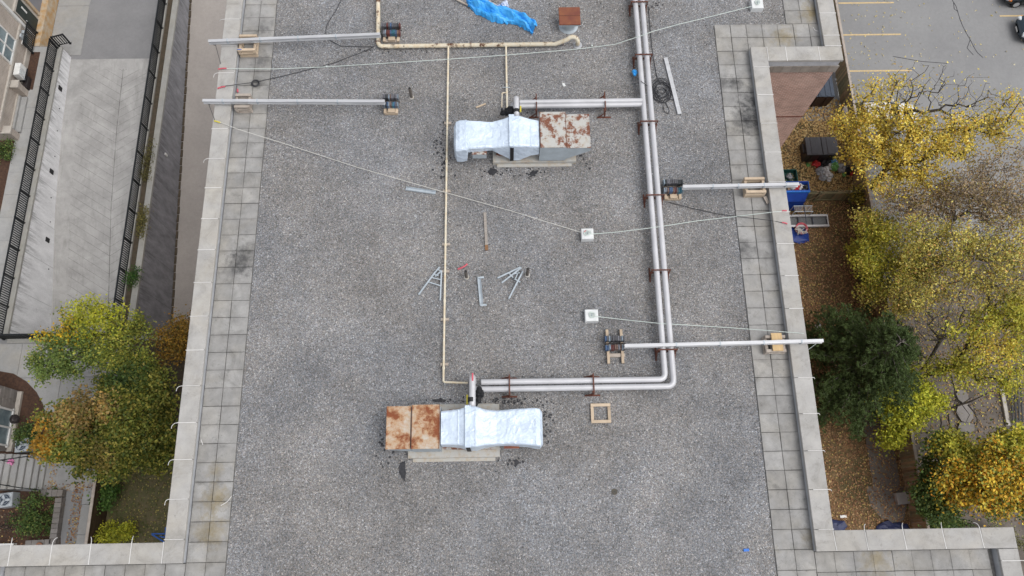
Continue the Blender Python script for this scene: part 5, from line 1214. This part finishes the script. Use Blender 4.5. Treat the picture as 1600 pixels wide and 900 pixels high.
# ------------------------------------------------------------------ CARS
def car(label, c, heading, paint):
    T = thing('parked_car', label, 'car', (c[0], c[1], G), 'cars in the parking lot'); rot = Matrix.Rotation(heading, 3, 'Z'); C0 = Vector((c[0], c[1], G))
    def X(m): m.v = [tuple(rot @ Vector(v)+C0) for v in m.v]; return m
    st = [(-2.25, .62, .35, .62), (-2.15, .80, .28, .80), (-1.7, .88, .22, .93), (-.9, .90, .2, .98), (.4, .90, .2, .95), (1.3, .89, .2, .90), (1.85, .86, .24, .82), (2.15, .76, .30, .70), (2.28, .55, .38, .55)]
    rings = []
    for x, hw, z0, z1 in st: rings.append([Vector(v) for v in ((x, -hw*.85, z0), (x, hw*.85, z0), (x, hw, z0+.15), (x, hw, (z0+z1)/2+.08), (x, hw*.92, z1-.04), (x, hw*.6, z1), (x, 0, z1+.02), (x, -hw*.6, z1), (x, -hw*.92, z1-.04), (x, -hw, (z0+z1)/2+.08), (x, -hw, z0+.15))])
    b = obj('body', X(MB().loft(rings)), M[paint], T, smooth='all')
    rings = []
    for x, hw, z in ((-1.95, .70, .93), (-1.3, .66, 1.38), (-.6, .64, 1.46), (.2, .62, 1.44), (1.05, .72, .93)): rings.append([Vector(v) for v in ((x, -hw-.08, .88), (x, hw+.08, .88), (x, hw, z-.03), (x, hw*.8, z), (x, -hw*.8, z), (x, -hw, z-.03))])
    g = obj('windows', X(MB().loft(rings)), m_simple('dark_glass', (.02, .025, .03), rough=.05, spec=.9), T)
    obj('roof', X(MB().loft([[Vector(v) for v in ((x, -.56, z), (x, .56, z), (x, .5, z+.03), (x, -.5, z+.03))] for x, z in ((-1.35, 1.38), (-.6, 1.465), (.15, 1.45), (.3, 1.40))])), M[paint], T, smooth='all')
    for sy in (-1, 1):
        obj('headlight', X(MB().box((2.06, sy*.62, .66), (.26, .34, .14), sy*-.35, ch=.04)), M['lamp'], T); obj('indicator', X(MB().box((2.0, sy*.80, .62), (.22, .07, .08), sy*-.5)), M['amber'], T)
        obj('mirror', X(MB().box((.72, sy*.98, .98), (.14, .2, .14), ch=.04)), M[paint], T)
        for x in (-1.4, 1.42):
            wl = obj('wheel', X(MB().cyl((x, sy*.72, .32), (x, sy*.90, .32), .32, n=20)), M['black'], T); obj('rim', X(MB().cyl((x, sy*.89, .32), (x, sy*.915, .32), .2, n=14)), M['alu'], wl)
    obj('grille', X(MB().box((2.24, 0, .5), (.08, .7, .14), ch=.02)), M['black'], T); obj('number_plate', X(MB().box((2.29, 0, .40), (.03, .4, .1))), M['white_trim'], T)
    for sy in (-.45, .45): obj('wiper', X(MB().bar((1.0, sy, .97), (.75, sy+.35, 1.12), .02, .02)), M['black'], T)
    return T
a = at(1572, -6, G+.5); car('dark car at the very top right corner, its nose with a headlight showing', (a.x+2.1, a.y+.35), PI, 'paint_dark')
a = at(1592, 44, G+.5); car('dark blue car at the right edge below the yellow parking line', (a.x+2.2, a.y), PI, 'paint_blue')
a = at(1378, 180, G+.8); car('white car parked beyond the fence, half hidden by yellow leaves', (a.x, a.y), 0, 'paint_white')

# ------------------------------------------------------------------ TREES AND SHRUBS
def leafmesh(name, ctr, size, cols, up=.6, aspect=.62, axis=None, r=None):
    r = r or rng; n = len(ctr)
    nr = r.normal(size=(n, 3)); nr[:, 2] = np.abs(nr[:, 2])+up; nr /= np.linalg.norm(nr, axis=1)[:, None]
    t = r.normal(size=(n, 3)) if axis is None else axis
    t = t-nr*(t*nr).sum(1)[:, None]; t /= np.linalg.norm(t, axis=1)[:, None]+1e-9; b = np.cross(nr, t)
    s_ = size*r.uniform(.65, 1.3, (n, 1))
    v = np.empty((n, 4, 3)); v[:, 0] = ctr-t*s_*.5; v[:, 1] = ctr-b*s_*aspect*.5+t*s_*.06-nr*s_*.08; v[:, 2] = ctr+t*s_*.5; v[:, 3] = ctr+b*s_*aspect*.5+t*s_*.06-nr*s_*.08
    me = bpy.data.meshes.new(name); me.vertices.add(4*n); me.vertices.foreach_set('co', v.reshape(-1)); me.loops.add(4*n)
    me.loops.foreach_set('vertex_index', np.arange(4*n)); me.polygons.add(n); me.polygons.foreach_set('loop_start', np.arange(n)*4); me.polygons.foreach_set('loop_total', np.full(n, 4))
    me.update(calc_edges=True)
    at_ = me.attributes.new('tint', 'FLOAT_COLOR', 'FACE'); at_.data.foreach_set('color', np.c_[cols, np.ones(n)].astype(np.float32).reshape(-1))
    me.materials.append(M['leaf']); return me
def pick(pal, n, r):
    w_ = np.array([p[0] for p in pal], float); k = r.choice(len(pal), n, p=w_/w_.sum()); c = np.array([p[1] for p in pal])[k]
    return c*r.uniform(.84, 1.16, (n, 1))
def H(px, py, h): return at(px, py, G+h)
def tree(name, label, cat, base, blobs, pal, leaf=.16, per=26, sig=.34, bark='bark', rt=.011, seed=1, zones=(), group=None, fork=.38, rmax=.16, up=.3):
    """blobs: (centre, (rx,ry,rz), number of twig ends, leaf share); zones: (centre, radius, palette)"""
    r = np.random.default_rng(seed); base = np.array(base); T = thing(name, label, cat, tuple(base), group)
    tips = []; share = []; bid = []
    for (c, rad, n, sh) in blobs:
        d = r.normal(size=(n, 3)); d /= np.linalg.norm(d, axis=1)[:, None]; d *= (r.uniform(0, 1, (n, 1)))**.42
        tips.append(np.array(c)+d*np.array(rad)); share += [sh]*n
    tips = np.vstack(tips); share = np.array(share); cen = tips.mean(0)
    tips[:, 2] = np.maximum(tips[:, 2], G+.15)
    fk = base+(cen-base)*np.array([.35, .35, fork*1.4]) if rt else base
    nodes = [base, base*.5+fk*.5+np.array([.05, -.04, 0]), fk]; par = [-1, 0, 1]; arr = np.array(nodes)
    order = np.argsort(np.linalg.norm(tips-fk, axis=1)); tipnode = {}
    for ti in order:
        p = tips[ti]; d = np.linalg.norm(arr-p, axis=1)+.25*np.linalg.norm(arr-fk, axis=1); d[0] += 3; d[1] += 2
        j = int(np.argmin(d)); q = arr[j]; L = np.linalg.norm(p-q); k = max(1, int(L/.55)); prev = j
        mid = (p+q)/2+np.array([0, 0, .12*L])+r.normal(size=3)*.07*L
        for s_ in range(1, k+1):
            t = s_/k; x = q*(1-t)**2+2*mid*t*(1-t)+p*t*t+(r.normal(size=3)*.04 if s_ < k else 0)
            nodes.append(x); par.append(prev); prev = len(nodes)-1
        tipnode[ti] = prev; arr = np.array(nodes)
    w_ = np.ones(len(nodes))*.0
    for ti in tipnode.values(): w_[ti] += 1
    for i in range(len(nodes)-1, 0, -1): w_[par[i]] += w_[i]
    rad = np.minimum(rt*np.sqrt(np.maximum(w_, .6)), rmax)
    big, small = MB(), MB()
    for i in range(1, len(nodes)):
        pa, pb = Vector(arr[par[i]]), Vector(arr[i]); ra, rb = rad[par[i]] if w_[par[i]] < 4*w_[i] else rad[i]*1.25, rad[i]
        if i < 3: ra = rad[par[i]]*1.1
        (big if rad[i] > .045 else small).tube([pa, pb], [ra, rb], 6 if rad[i] > .045 else 4, cap=False)
    if big.v: obj('trunk', big, M[bark], T, smooth='all')
    if small.v: obj('twigs', small, M[bark], T, smooth='all', kind='stuff')
    idx = np.repeat(np.arange(len(tips)), np.round(per*share*r.uniform(.5, 1.5, len(tips))).astype(int))
    if len(idx):
        ctr = tips[idx]+r.normal(size=(len(idx), 3))*np.array([sig, sig, sig*.7]); ctr[:, 2] = np.maximum(ctr[:, 2], G+.05)
        n = len(ctr); cols = pick(pal, n, r); tn = r.uniform(-1, 1, len(tips)); 
        for (c, R0, zp) in zones:
            dd = np.linalg.norm(ctr-np.array(c), axis=1)/R0+r.normal(size=n)*.30; k = dd < 1
            if k.any(): cols[k] = pick(zp, int(k.sum()), r)
        cols *= (1+.34*tn[idx])[:, None]
        me = leafmesh('crown', ctr-base, leaf, np.clip(cols, 0, 1), up, r=r)
        o = bpy.data.objects.new('crown', me); COL.objects.link(o); o.parent = T; ORG[o] = Vector(base)
    return T
YEL = [(3, (.70, .54, .08)), (2, (.78, .64, .16)), (2, (.58, .47, .07)), (1, (.58, .34, .06)), (1, (.28, .27, .06))]
LIM = [(3, (.44, .42, .05)), (2, (.35, .36, .045)), (2, (.54, .47, .07)), (1, (.19, .23, .035))]
PALE = [(3, (.54, .47, .13)), (2, (.42, .40, .10)), (2, (.62, .51, .11)), (1, (.48, .29, .09)), (1, (.20, .22, .05))]
TAN = [(3, (.34, .26, .17)), (2, (.28, .22, .15)), (1, (.40, .27, .12)), (1, (.36, .30, .09))]
ORG_ = [(3, (.60, .36, .035)), (1, (.52, .24, .03)), (3, (.56, .43, .05)), (2, (.30, .29, .05)), (1, (.12, .15, .03))]
DGR = [(3, (.065, .115, .028)), (2, (.10, .15, .036)), (1, (.04, .075, .02)), (1, (.17, .20, .05))]
OLV = [(4, (.15, .17, .030)), (3, (.24, .23, .040)), (3, (.075, .11, .022)), (1, (.36, .31, .07))]
GRN = [(3, (.23, .27, .05)), (2, (.32, .33, .055)), (2, (.14, .19, .04)), (1, (.44, .40, .07))]
BRN = [(3, (.34, .24, .09)), (2, (.36, .22, .06)), (2, (.22, .20, .06))]
YGR = [(3, (.42, .44, .04)), (2, (.52, .50, .05)), (1, (.26, .31, .035))]
tg = 'trees in autumn leaf'
tree('yellow_tree', 'big golden yellow tree spreading over the parking lot edge at the upper right', 'tree', H(1352, 300, 0),
     [(H(1345, 195, 4.6), (1.9, 1.7, 1.3), 46, .85), (H(1400, 200, 5.6), (2.2, 1.8, 1.4), 62, .9), (H(1460, 225, 6.3), (2.2, 1.7, 1.3), 66, .9), (H(1348, 228, 4.2), (1.4, 1.3, 1.1), 38, .9), (H(1395, 265, 5), (2.1, 1.5, 1.2), 56, .9), (H(1380, 145, 6), (2.0, 1.0, 1), 34, .4),
      (H(1530, 205, 7), (2.2, 1.3, 1.2), 46, .75), (H(1580, 180, 8), (1.4, 1.4, 1), 22, .7), (H(1450, 290, 5.5), (1.6, 1.2, 1), 26, .8)],
     YEL, .132, 66, .23, seed=3, group=tg, rmax=.17)
tree('bare_tree', 'leafless dark twiggy tree rising behind the golden tree over the parking lot', 'tree', H(1362, 290, 0),
     [(H(1445, 140, 7.2), (2.4, 1.7, 1), 150, .02), (H(1525, 165, 7.8), (2.2, 2.2, 1), 130, .04), (H(1400, 165, 6), (1.2, 1.2, .8), 40, .1)],
     YEL, .13, 30, .2, seed=73, rt=.0058, group=tg, rmax=.12)
tree('pale_tree', 'pale yellow green tree with thin grey twigs right of the dark pine', 'tree', H(1382, 455, 0),
     [(H(1385, 360, 3.6), (1.3, 1.0, 1), 34, 1.1), (H(1372, 410, 3.8), (1.2, 1.3, 1), 40, 1.2), (H(1440, 385, 5.8), (2.0, 1.6, 1.3), 74, 1), (H(1505, 400, 6.6), (2.2, 1.8, 1.3), 80, .85), (H(1575, 395, 7.2), (2.0, 1.8, 1.2), 64, .8), (H(1440, 455, 5), (1.8, 1.2, 1), 40, .75), (H(1560, 470, 6.5), (2.0, 1.5, 1.2), 46, .75), (H(1590, 440, 7), (1.4, 1.4, 1.2), 30, .7), (H(1400, 475, 3.4), (1.0, .9, .8), 26, .9), (H(1560, 400, 8), (2.4, 2.0, .7), 90, .02), (H(1480, 370, 7.2), (1.8, 1.4, .6), 60, .03), (H(1366, 452, 2.8), (.9, .9, .7), 26, 1), (H(1352, 345, 3), (.8, .7, .7), 20, 1), (H(1425, 430, 4.6), (1.5, 1.1, 1), 44, .9)],
     PALE, .12, 72, .25, 'bark_grey', seed=5, rt=.009, zones=[(H(1370, 395, 3.8), 2.1, LIM), (H(1590, 300, 7), 2.2, TAN)], group=tg, rmax=.13)
tree('bare_tree', 'nearly bare tan twiggy tree between the yellow tree and the pale tree', 'tree', H(1440, 395, 0),
     [(H(1515, 300, 6.4), (2.0, 1.4, 1.2), 120, .7), (H(1580, 315, 7.2), (2.1, 1.8, 1.3), 130, .7), (H(1455, 320, 5.4), (1.7, 1.2, 1), 80, .7), (H(1565, 250, 7), (1.6, 1.1, 1), 60, .4), (H(1400, 315, 4.4), (1.1, .7, .7), 30, .8)],
     TAN, .11, 52, .28, 'bark_grey', .0065, seed=8, group=tg, rmax=.12)
tree('yellow_tree', 'thin yellow tree over the worn path at the right edge, below the pale tree', 'tree', H(1428, 592, 0),
     [(H(1540, 530, 6.2), (1.9, 1.4, 1.1), 54, 1), (H(1590, 500, 6.8), (1.5, 1.5, 1.1), 40, 1), (H(1510, 575, 4.8), (1.3, .9, .9), 28, .9), (H(1575, 590, 5.4), (1.5, 1.1, .9), 30, .8), (H(1465, 575, 4), (1.0, .7, .7), 16, .7), (H(1500, 640, 2.2), (1.4, .8, .5), 10, .02)],
     LIM, .13, 66, .25, seed=11, zones=[(H(1550, 545, 6), 1.1, YEL)], group=tg, rmax=.13)
tree('bare_tree', 'bare grey twiggy tree standing over the worn path right of the pine', 'tree', H(1432, 588, 0),
     [(H(1465, 505, 4.4), (1.6, 1.3, 1), 110, .06), (H(1500, 480, 5.4), (1.5, 1.1, .9), 60, .12), (H(1440, 560, 2.6), (.9, .7, .6), 26, .05)],
     PALE, .12, 40, .2, 'bark_grey', .0075, seed=71, group=tg, rmax=.10)
tree('lime_tree', 'small bright yellow green tree tucked against the lower edge of the pine', 'tree', H(1398, 652, 0),
     [(H(1440, 628, 3.2), (1.2, .9, .8), 46, 1), (H(1412, 650, 2.8), (1.1, .9, .8), 46, 1), (H(1395, 682, 2), (.9, .5, .6), 24, 1), (H(1412, 585, 2.4), (.5, .4, .4), 10, 1), (H(1380, 620, 3), (.5, .4, .4), 6, .8)],
     YGR, .15, 62, .25, seed=13, group=tg, rmax=.09)
tree('orange_tree', 'dense orange and dark green maple in the lower right corner', 'tree', H(1472, 757, 0),
     [(H(1530, 750, 4.8), (2.1, 1.7, 1.5), 70, 1.1), (H(1468, 760, 3), (1.2, 1.6, 1.3), 54, 1.2), (H(1580, 710, 5.2), (1.6, 1.2, 1.2), 50, 1.1), (H(1590, 770, 5.2), (1.4, 1.3, 1.2), 40, 1), (H(1490, 705, 3.6), (1.3, .8, 1), 36, 1.1), (H(1470, 800, 2.6), (1.0, .7, .9), 26, 1.1)],
     DGR, .165, 92, .24, seed=17, zones=[(H(1545, 735, 6), 2.1, ORG_), (H(1600, 745, 6), 2.2, ORG_), (H(1510, 765, 5), 1.3, ORG_), (H(1500, 690, 4.4), 1.2, LIM), (H(1590, 680, 5.6), 1.2, LIM)], group=tg, rmax=.13)
tree('green_tree', 'loose green tree with a yellow top standing over the bottom of the ramp', 'tree', H(208, 572, 0),
     [(H(150, 495, 5.2), (1.9, .9, .9), 56, .9), (H(205, 520, 4.6), (1.1, 1.0, .9), 44, .9), (H(90, 565, 5), (1.4, 1.1, 1), 60, 1.1), (H(85, 528, 5.6), (.75, .6, .5), 18, 1.1), (H(215, 570, 4), (1.0, .8, .8), 34, 1), (H(155, 545, 4.6), (1.5, .8, .8), 44, 1), (H(120, 520, 5), (1.0, .6, .7), 24, 1), (H(185, 560, 4.2), (1.0, .7, .7), 24, 1)],
     GRN, .13, 60, .20, seed=19, zones=[(H(145, 478, 5.6), 1.6, YGR), (H(82, 522, 5.6), .95, [(3, (.56, .36, .02)), (2, (.50, .33, .02))]), (H(90, 572, 5), 1.7, [(3, (.12, .18, .045)), (2, (.17, .23, .06)), (1, (.23, .28, .065))])], group=tg, rmax=.11)
tree('olive_tree', 'dense olive brown tree filling the lower left beside the roof edge', 'tree', H(232, 680, 0),
     [(H(165, 650, 4.8), (2.2, 1.7, 1.5), 90, 1.2), (H(105, 675, 4.6), (1.5, 1.4, 1.2), 60, 1.1), (H(235, 620, 4), (1.4, 1.5, 1.2), 60, 1.1), (H(240, 690, 3.8), (1.2, 1.5, 1.2), 54, 1.1), (H(165, 715, 4.2), (1.9, 1.1, 1.1), 60, 1.1), (H(85, 690, 4.4), (.9, .7, .7), 22, 1), (H(200, 590, 4.2), (1.5, .7, .8), 34, 1)],
     OLV, .16, 120, .24, seed=23, zones=[(H(70, 685, 4.6), 1.0, [(3, (.46, .24, .025)), (2, (.36, .22, .04))]), (H(115, 640, 5.6), 1.2, BRN), (H(150, 635, 6), .8, BRN), (H(195, 580, 4.6), 1.1, DGR), (H(150, 720, 5), .8, [(2, (.28, .22, .05)), (2, (.2, .17, .05))])], group=tg, rmax=.15)
tree('orange_shrub', 'rusty orange shrub at the end of the sunken yard beside the roof', 'shrub', H(285, 538, 0),
     [(H(272, 535, 2.6), (1.1, 1.2, .9), 60, 1), (H(290, 520, 2.2), (.7, .9, .8), 26, 1)], [(3, (.30, .17, .03)), (2, (.38, .22, .03)), (2, (.22, .14, .03)), (1, (.15, .14, .03))], .12, 60, .26, rt=.009, seed=29, group='garden shrubs', rmax=.06)
for lb, px, py, h, rd, n, pal, lf, sd in (('bright green shrub against the brown board fence', 166, 775, .9, (.65, .65, .5), 34, [(3, (.07, .15, .03)), (2, (.11, .19, .04))], .14, 31), ('vivid yellow green shrub just above the lower left coping', 176, 834, .9, (.95, .55, .5), 40, YGR, .12, 32), ('small yellow shrub right of the vivid one', 197, 828, .8, (.4, .35, .35), 12, YGR, .12, 33),
        ('large dark green shrub below the garden stairs', 47, 805, .7, (.95, 1.2, .55), 60, DGR, .12, 34), ('bare brown brush beside the dark shrub at the left edge', 8, 820, .6, (.8, .9, .4), 40, [(1, (.10, .08, .06))], .08, 35), ('dark green shrub behind the upper condenser unit', 42, 682, .7, (.6, .75, .5), 30, DGR, .12, 36),
        ('little green shrub growing in the strip behind the right ramp fence', 207, 430, .5, (.22, .8, .4), 20, [(2, (.04, .10, .02)), (1, (.08, .13, .03))], .1, 37), ('dry yellow weeds in the planting strip halfway up', 222, 345, .3, (.18, 1.3, .25), 22, [(2, (.20, .17, .05)), (1, (.12, .12, .04))], .1, 38), ('olive weeds in the planting strip above the dry yellow ones', 231, 255, .25, (.18, 1.6, .2), 24, [(2, (.12, .11, .04)), (1, (.15, .13, .05))], .1, 39),
        ('low dark shrub beside the porch steps at the left edge', 6, 232, .5, (.5, .8, .4), 26, DGR, .1, 40), ('dark ivy clump at the foot of the pale tree', 1370, 440, 1.2, (.9, .9, .8), 44, [(3, (.05, .08, .02)), (1, (.20, .24, .03))], .15, 41), ('lime shrub in front of the dark fence beside the leafy lawn', 1352, 395, 1.6, (1.0, .8, .7), 50, LIM, .14, 42), ('dry twiggy brush in the lower right corner', 1560, 840, 1.2, (1.9, .8, .6), 60, [(2, (.20, .19, .09)), (1, (.12, .13, .05))], .1, 43),
        ('green brush in front of the dry twiggy brush', 1480, 825, 1.2, (1.1, .5, .6), 36, DGR, .14, 44), ('lime sapling growing through the right edge of the pine', 1408, 578, 2.2, (.55, .5, .5), 18, YGR, .14, 45), ('yellowing ivy on the corner of the short board fence', 1340, 305, 1.0, (.6, .5, .5), 18, [(2, (.34, .28, .04)), (1, (.05, .07, .02))], .13, 46)):
    tree('shrub', lb, 'shrub', H(px, py, 0)*1, [(H(px, py, h), rd, n, 1)], pal, lf, 36 if 'bare' not in lb else 6, .16, rt=.007, seed=sd, group='garden shrubs', rmax=.03)
# small plants in the beds
for k, (px, py) in enumerate(((80, 772), (83, 795), (78, 828), (70, 805), (84, 815))):
    tree('bed_plant', ['low green plant at the top of the leafy planter', 'low green plant on the right side of the planter', 'low green plant at the bottom of the planter', 'low green plant in the middle of the planter', 'low green plant near the planter corner'][k], 'plant', H(px, py, 0), [(H(px, py, .2), (.22, .25, .15), 8, 1)], DGR, .09, 26, .1, rt=.005, seed=50+k, group='plants in the planter', rmax=.02)

# the pine: whorls of branches with tufts of needles
def pine(label, base, hgt, R0, seed, squash=1.0, lean=(0, 0)):
    r = np.random.default_rng(seed); base = np.array(base); T = thing('pine_tree', label, 'tree', tuple(base), tg); trunk, tw = MB(), MB()
    ln = lambda z: np.array([lean[0]*z/hgt, lean[1]*z/hgt, z])
    trunk.tube([Vector(base+ln(z)) for z in np.linspace(0, hgt, 9)], list(np.linspace(.17, .02, 9)), 8)
    ctr = []; ax = []; cl = []
    for z in np.linspace(hgt*.16, hgt*.98, 26):
        f = 1-(z/hgt)**1.5*.86; nb = 7 if z < hgt*.8 else 6
        for k in range(nb):
            a = r.uniform(0, 2*PI); L = R0*f*r.uniform(.55, 1.25); d = np.array([math.cos(a), math.sin(a)*squash, 0])
            p0 = base+ln(z); pts = [p0+d*L*t+np.array([0, 0, .25*L*t-.18*L*t*t+.04*math.sin(6*t)]) for t in np.linspace(0, 1, 6)]
            tw.tube([Vector(q) for q in pts], list(np.linspace(.03, .008, 6)), 4, cap=False)
            sd = np.array([-d[1], d[0], 0])
            for t in np.linspace(.35, 1, max(4, int(L/.17))):
                q = p0+d*L*t+np.array([0, 0, .25*L*t-.18*L*t*t]); m_ = 4 if t < .95 else 3; shade = r.uniform(.75, 1.3)
                for s_ in range(m_):
                    off = sd*r.normal()*.26*(1.15-t*.6)+np.array([0, 0, r.normal()*.08])+d*r.normal()*.05; o = q+off; nd = 10
                    dirs = r.normal(size=(nd, 3))*.8+d*1.0+np.array([0, 0, .35])+off*2; dirs /= np.linalg.norm(dirs, axis=1)[:, None]
                    ctr.append(o+dirs*.085); ax.append(dirs); cl.append(np.array([.066, .100, .030])*shade*r.uniform(.8, 1.25, (nd, 1))*np.array([1, 1, 1]))
    ctr = np.vstack(ctr); ax = np.vstack(ax); cl = np.vstack(cl)
    obj('trunk', trunk, M['bark'], T, smooth=True); obj('branches', tw, M['bark_grey'], T, smooth='all')
    me = leafmesh('needles', ctr-base, .20, cl, .2, .17, ax, r)
    o = bpy.data.objects.new('needles', me); COL.objects.link(o); o.parent = T; ORG[o] = Vector(base)
    return T
pine('dark green pine close to the right edge of the roof, under the lower right beam', H(1303, 596, 0), 7.4, 3.45, 61, 1.15, (.4, .5))
# loose bare branches arching over the worn path
m = MB()
for pts in ([(1462, 645, 2.2), (1490, 636, 2.6), (1515, 628, 3.0), (1540, 616, 3.4), (1565, 606, 3.9)], [(1490, 636, 2.6), (1505, 630, 3), (1518, 621, 3.2)], [(1513, 633, 2.9), (1523, 645, 2.6), (1527, 655, 2.4), (1525, 668, 2.2)], [(1467, 648, 2.2), (1471, 660, 1.9), (1469, 672, 1.7), (1463, 682, 1.5)], [(1481, 645, 2), (1483, 660, 1.7), (1486, 666, 1.6), (1474, 680, 1.2)], [(1462, 645, 2.2), (1440, 652, 1.2), (1415, 660, 0)]):
    q = [H(*p) for p in pts]; m.tube(q, list(np.linspace(.07 if len(pts) > 4 else .045, .02, len(q))), 6)
T = thing('bare_branch', 'dark bare branch arching over the stone slabs on the worn path', 'branch', H(1440, 652, 0)); obj('limb', m, M['bark'], T, smooth=True)

# ------------------------------------------------------------------ FALLEN LEAVES AND GRASS
def litter(label, regions, n, pal, size, seed, z=.03):
    r = np.random.default_rng(seed); P_ = []
    tot = sum((x1-x0)*(y1-y0)*dn for x0, x1, y0, y1, dn in regions)
    for x0, x1, y0, y1, dn in regions:
        k = int(n*(x1-x0)*(y1-y0)*dn/tot); P_.append(np.c_[r.uniform(x0, x1, k), r.uniform(y0, y1, k), G+z+r.uniform(0, .05, k)])
    P_ = np.vstack(P_); cols = pick(pal, len(P_), r)
    me = leafmesh('fallen_leaves', P_, size, np.clip(cols, 0, 1), 1.6, .75, r=r)
    o = bpy.data.objects.new('fallen_leaves', me); COL.objects.link(o); return tagset(o, label, 'leaves', None, 'stuff')
LT = [(3, (.36, .21, .10)), (3, (.28, .145, .075)), (2, (.46, .31, .16)), (2, (.18, .095, .055)), (1, (.52, .40, .14))]
LY = [(4, (.50, .34, .14)), (3, (.42, .27, .11)), (2, (.60, .46, .22)), (1, (.24, .14, .07))]
litter('brown and yellow fallen leaves covering the lawn right of the roof', [(10.2, 21.0, 6, 16.9, 1.0), (10.2, 21.0, -3, 6, .8)], 27000, LT, .105, 1)
litter('golden fallen leaves round the dumpsters', [(12.9, 21.0, 17.2, 24, 1)], 9000, LY, .13, 2)
litter('brown and yellow leaves lying on the worn path beyond the fence', [(22.0, 34, -2, 13.5, 1), (22.0, 34, 13.5, 18, .6)], 9000, [(3, (.34, .22, .10)), (2, (.46, .36, .10)), (2, (.24, .15, .08)), (2, (.14, .10, .06))], .12, 6)
litter('pale leaves scattered over the parking lot', [(22, 27, 18, 32, .8), (22, 40, 18, 34, .4)], 520, [(2, (.55, .46, .22)), (1, (.6, .55, .38))], .12, 3, .012)
litter('leaves along the edge of the garden path and planter', [(-23.9, -23.35, -3, 1.0, 1), (-25.6, -22.4, .5, .9, .9), (-25.3, -24.9, .9, 2.4, 1), (-28, -24.2, -2.8, .3, .22)], 900, LT, .10, 4)
litter('brown leaves and dry stalks on the lower left lawn', [(-21.8, -11.2, -3, 3.4, 1)], 7000, [(2, (.20, .16, .08)), (3, (.13, .15, .05)), (1, (.28, .23, .10)), (1, (.44, .38, .12))], .10, 5, .05)

# short curls of old sealant left on the slabs
for lb, pts in (('white curl of old sealant on the lower left slabs', [(362, 775), (356, 783), (352, 786), (345, 790)]), ('white curl of old sealant inside the top right corner', [(1271, 43), (1273, 47), (1279, 49)]), ('white curl of old sealant at the inside of the left parapet', [(314, 687), (316, 692), (317, 695)])):
    obj('sealant_strip', MB().tube([at(x, y, .055) for x, y in pts], .012, 5), M['sealant'], smooth=True, label=lb, cat='sealant strip')
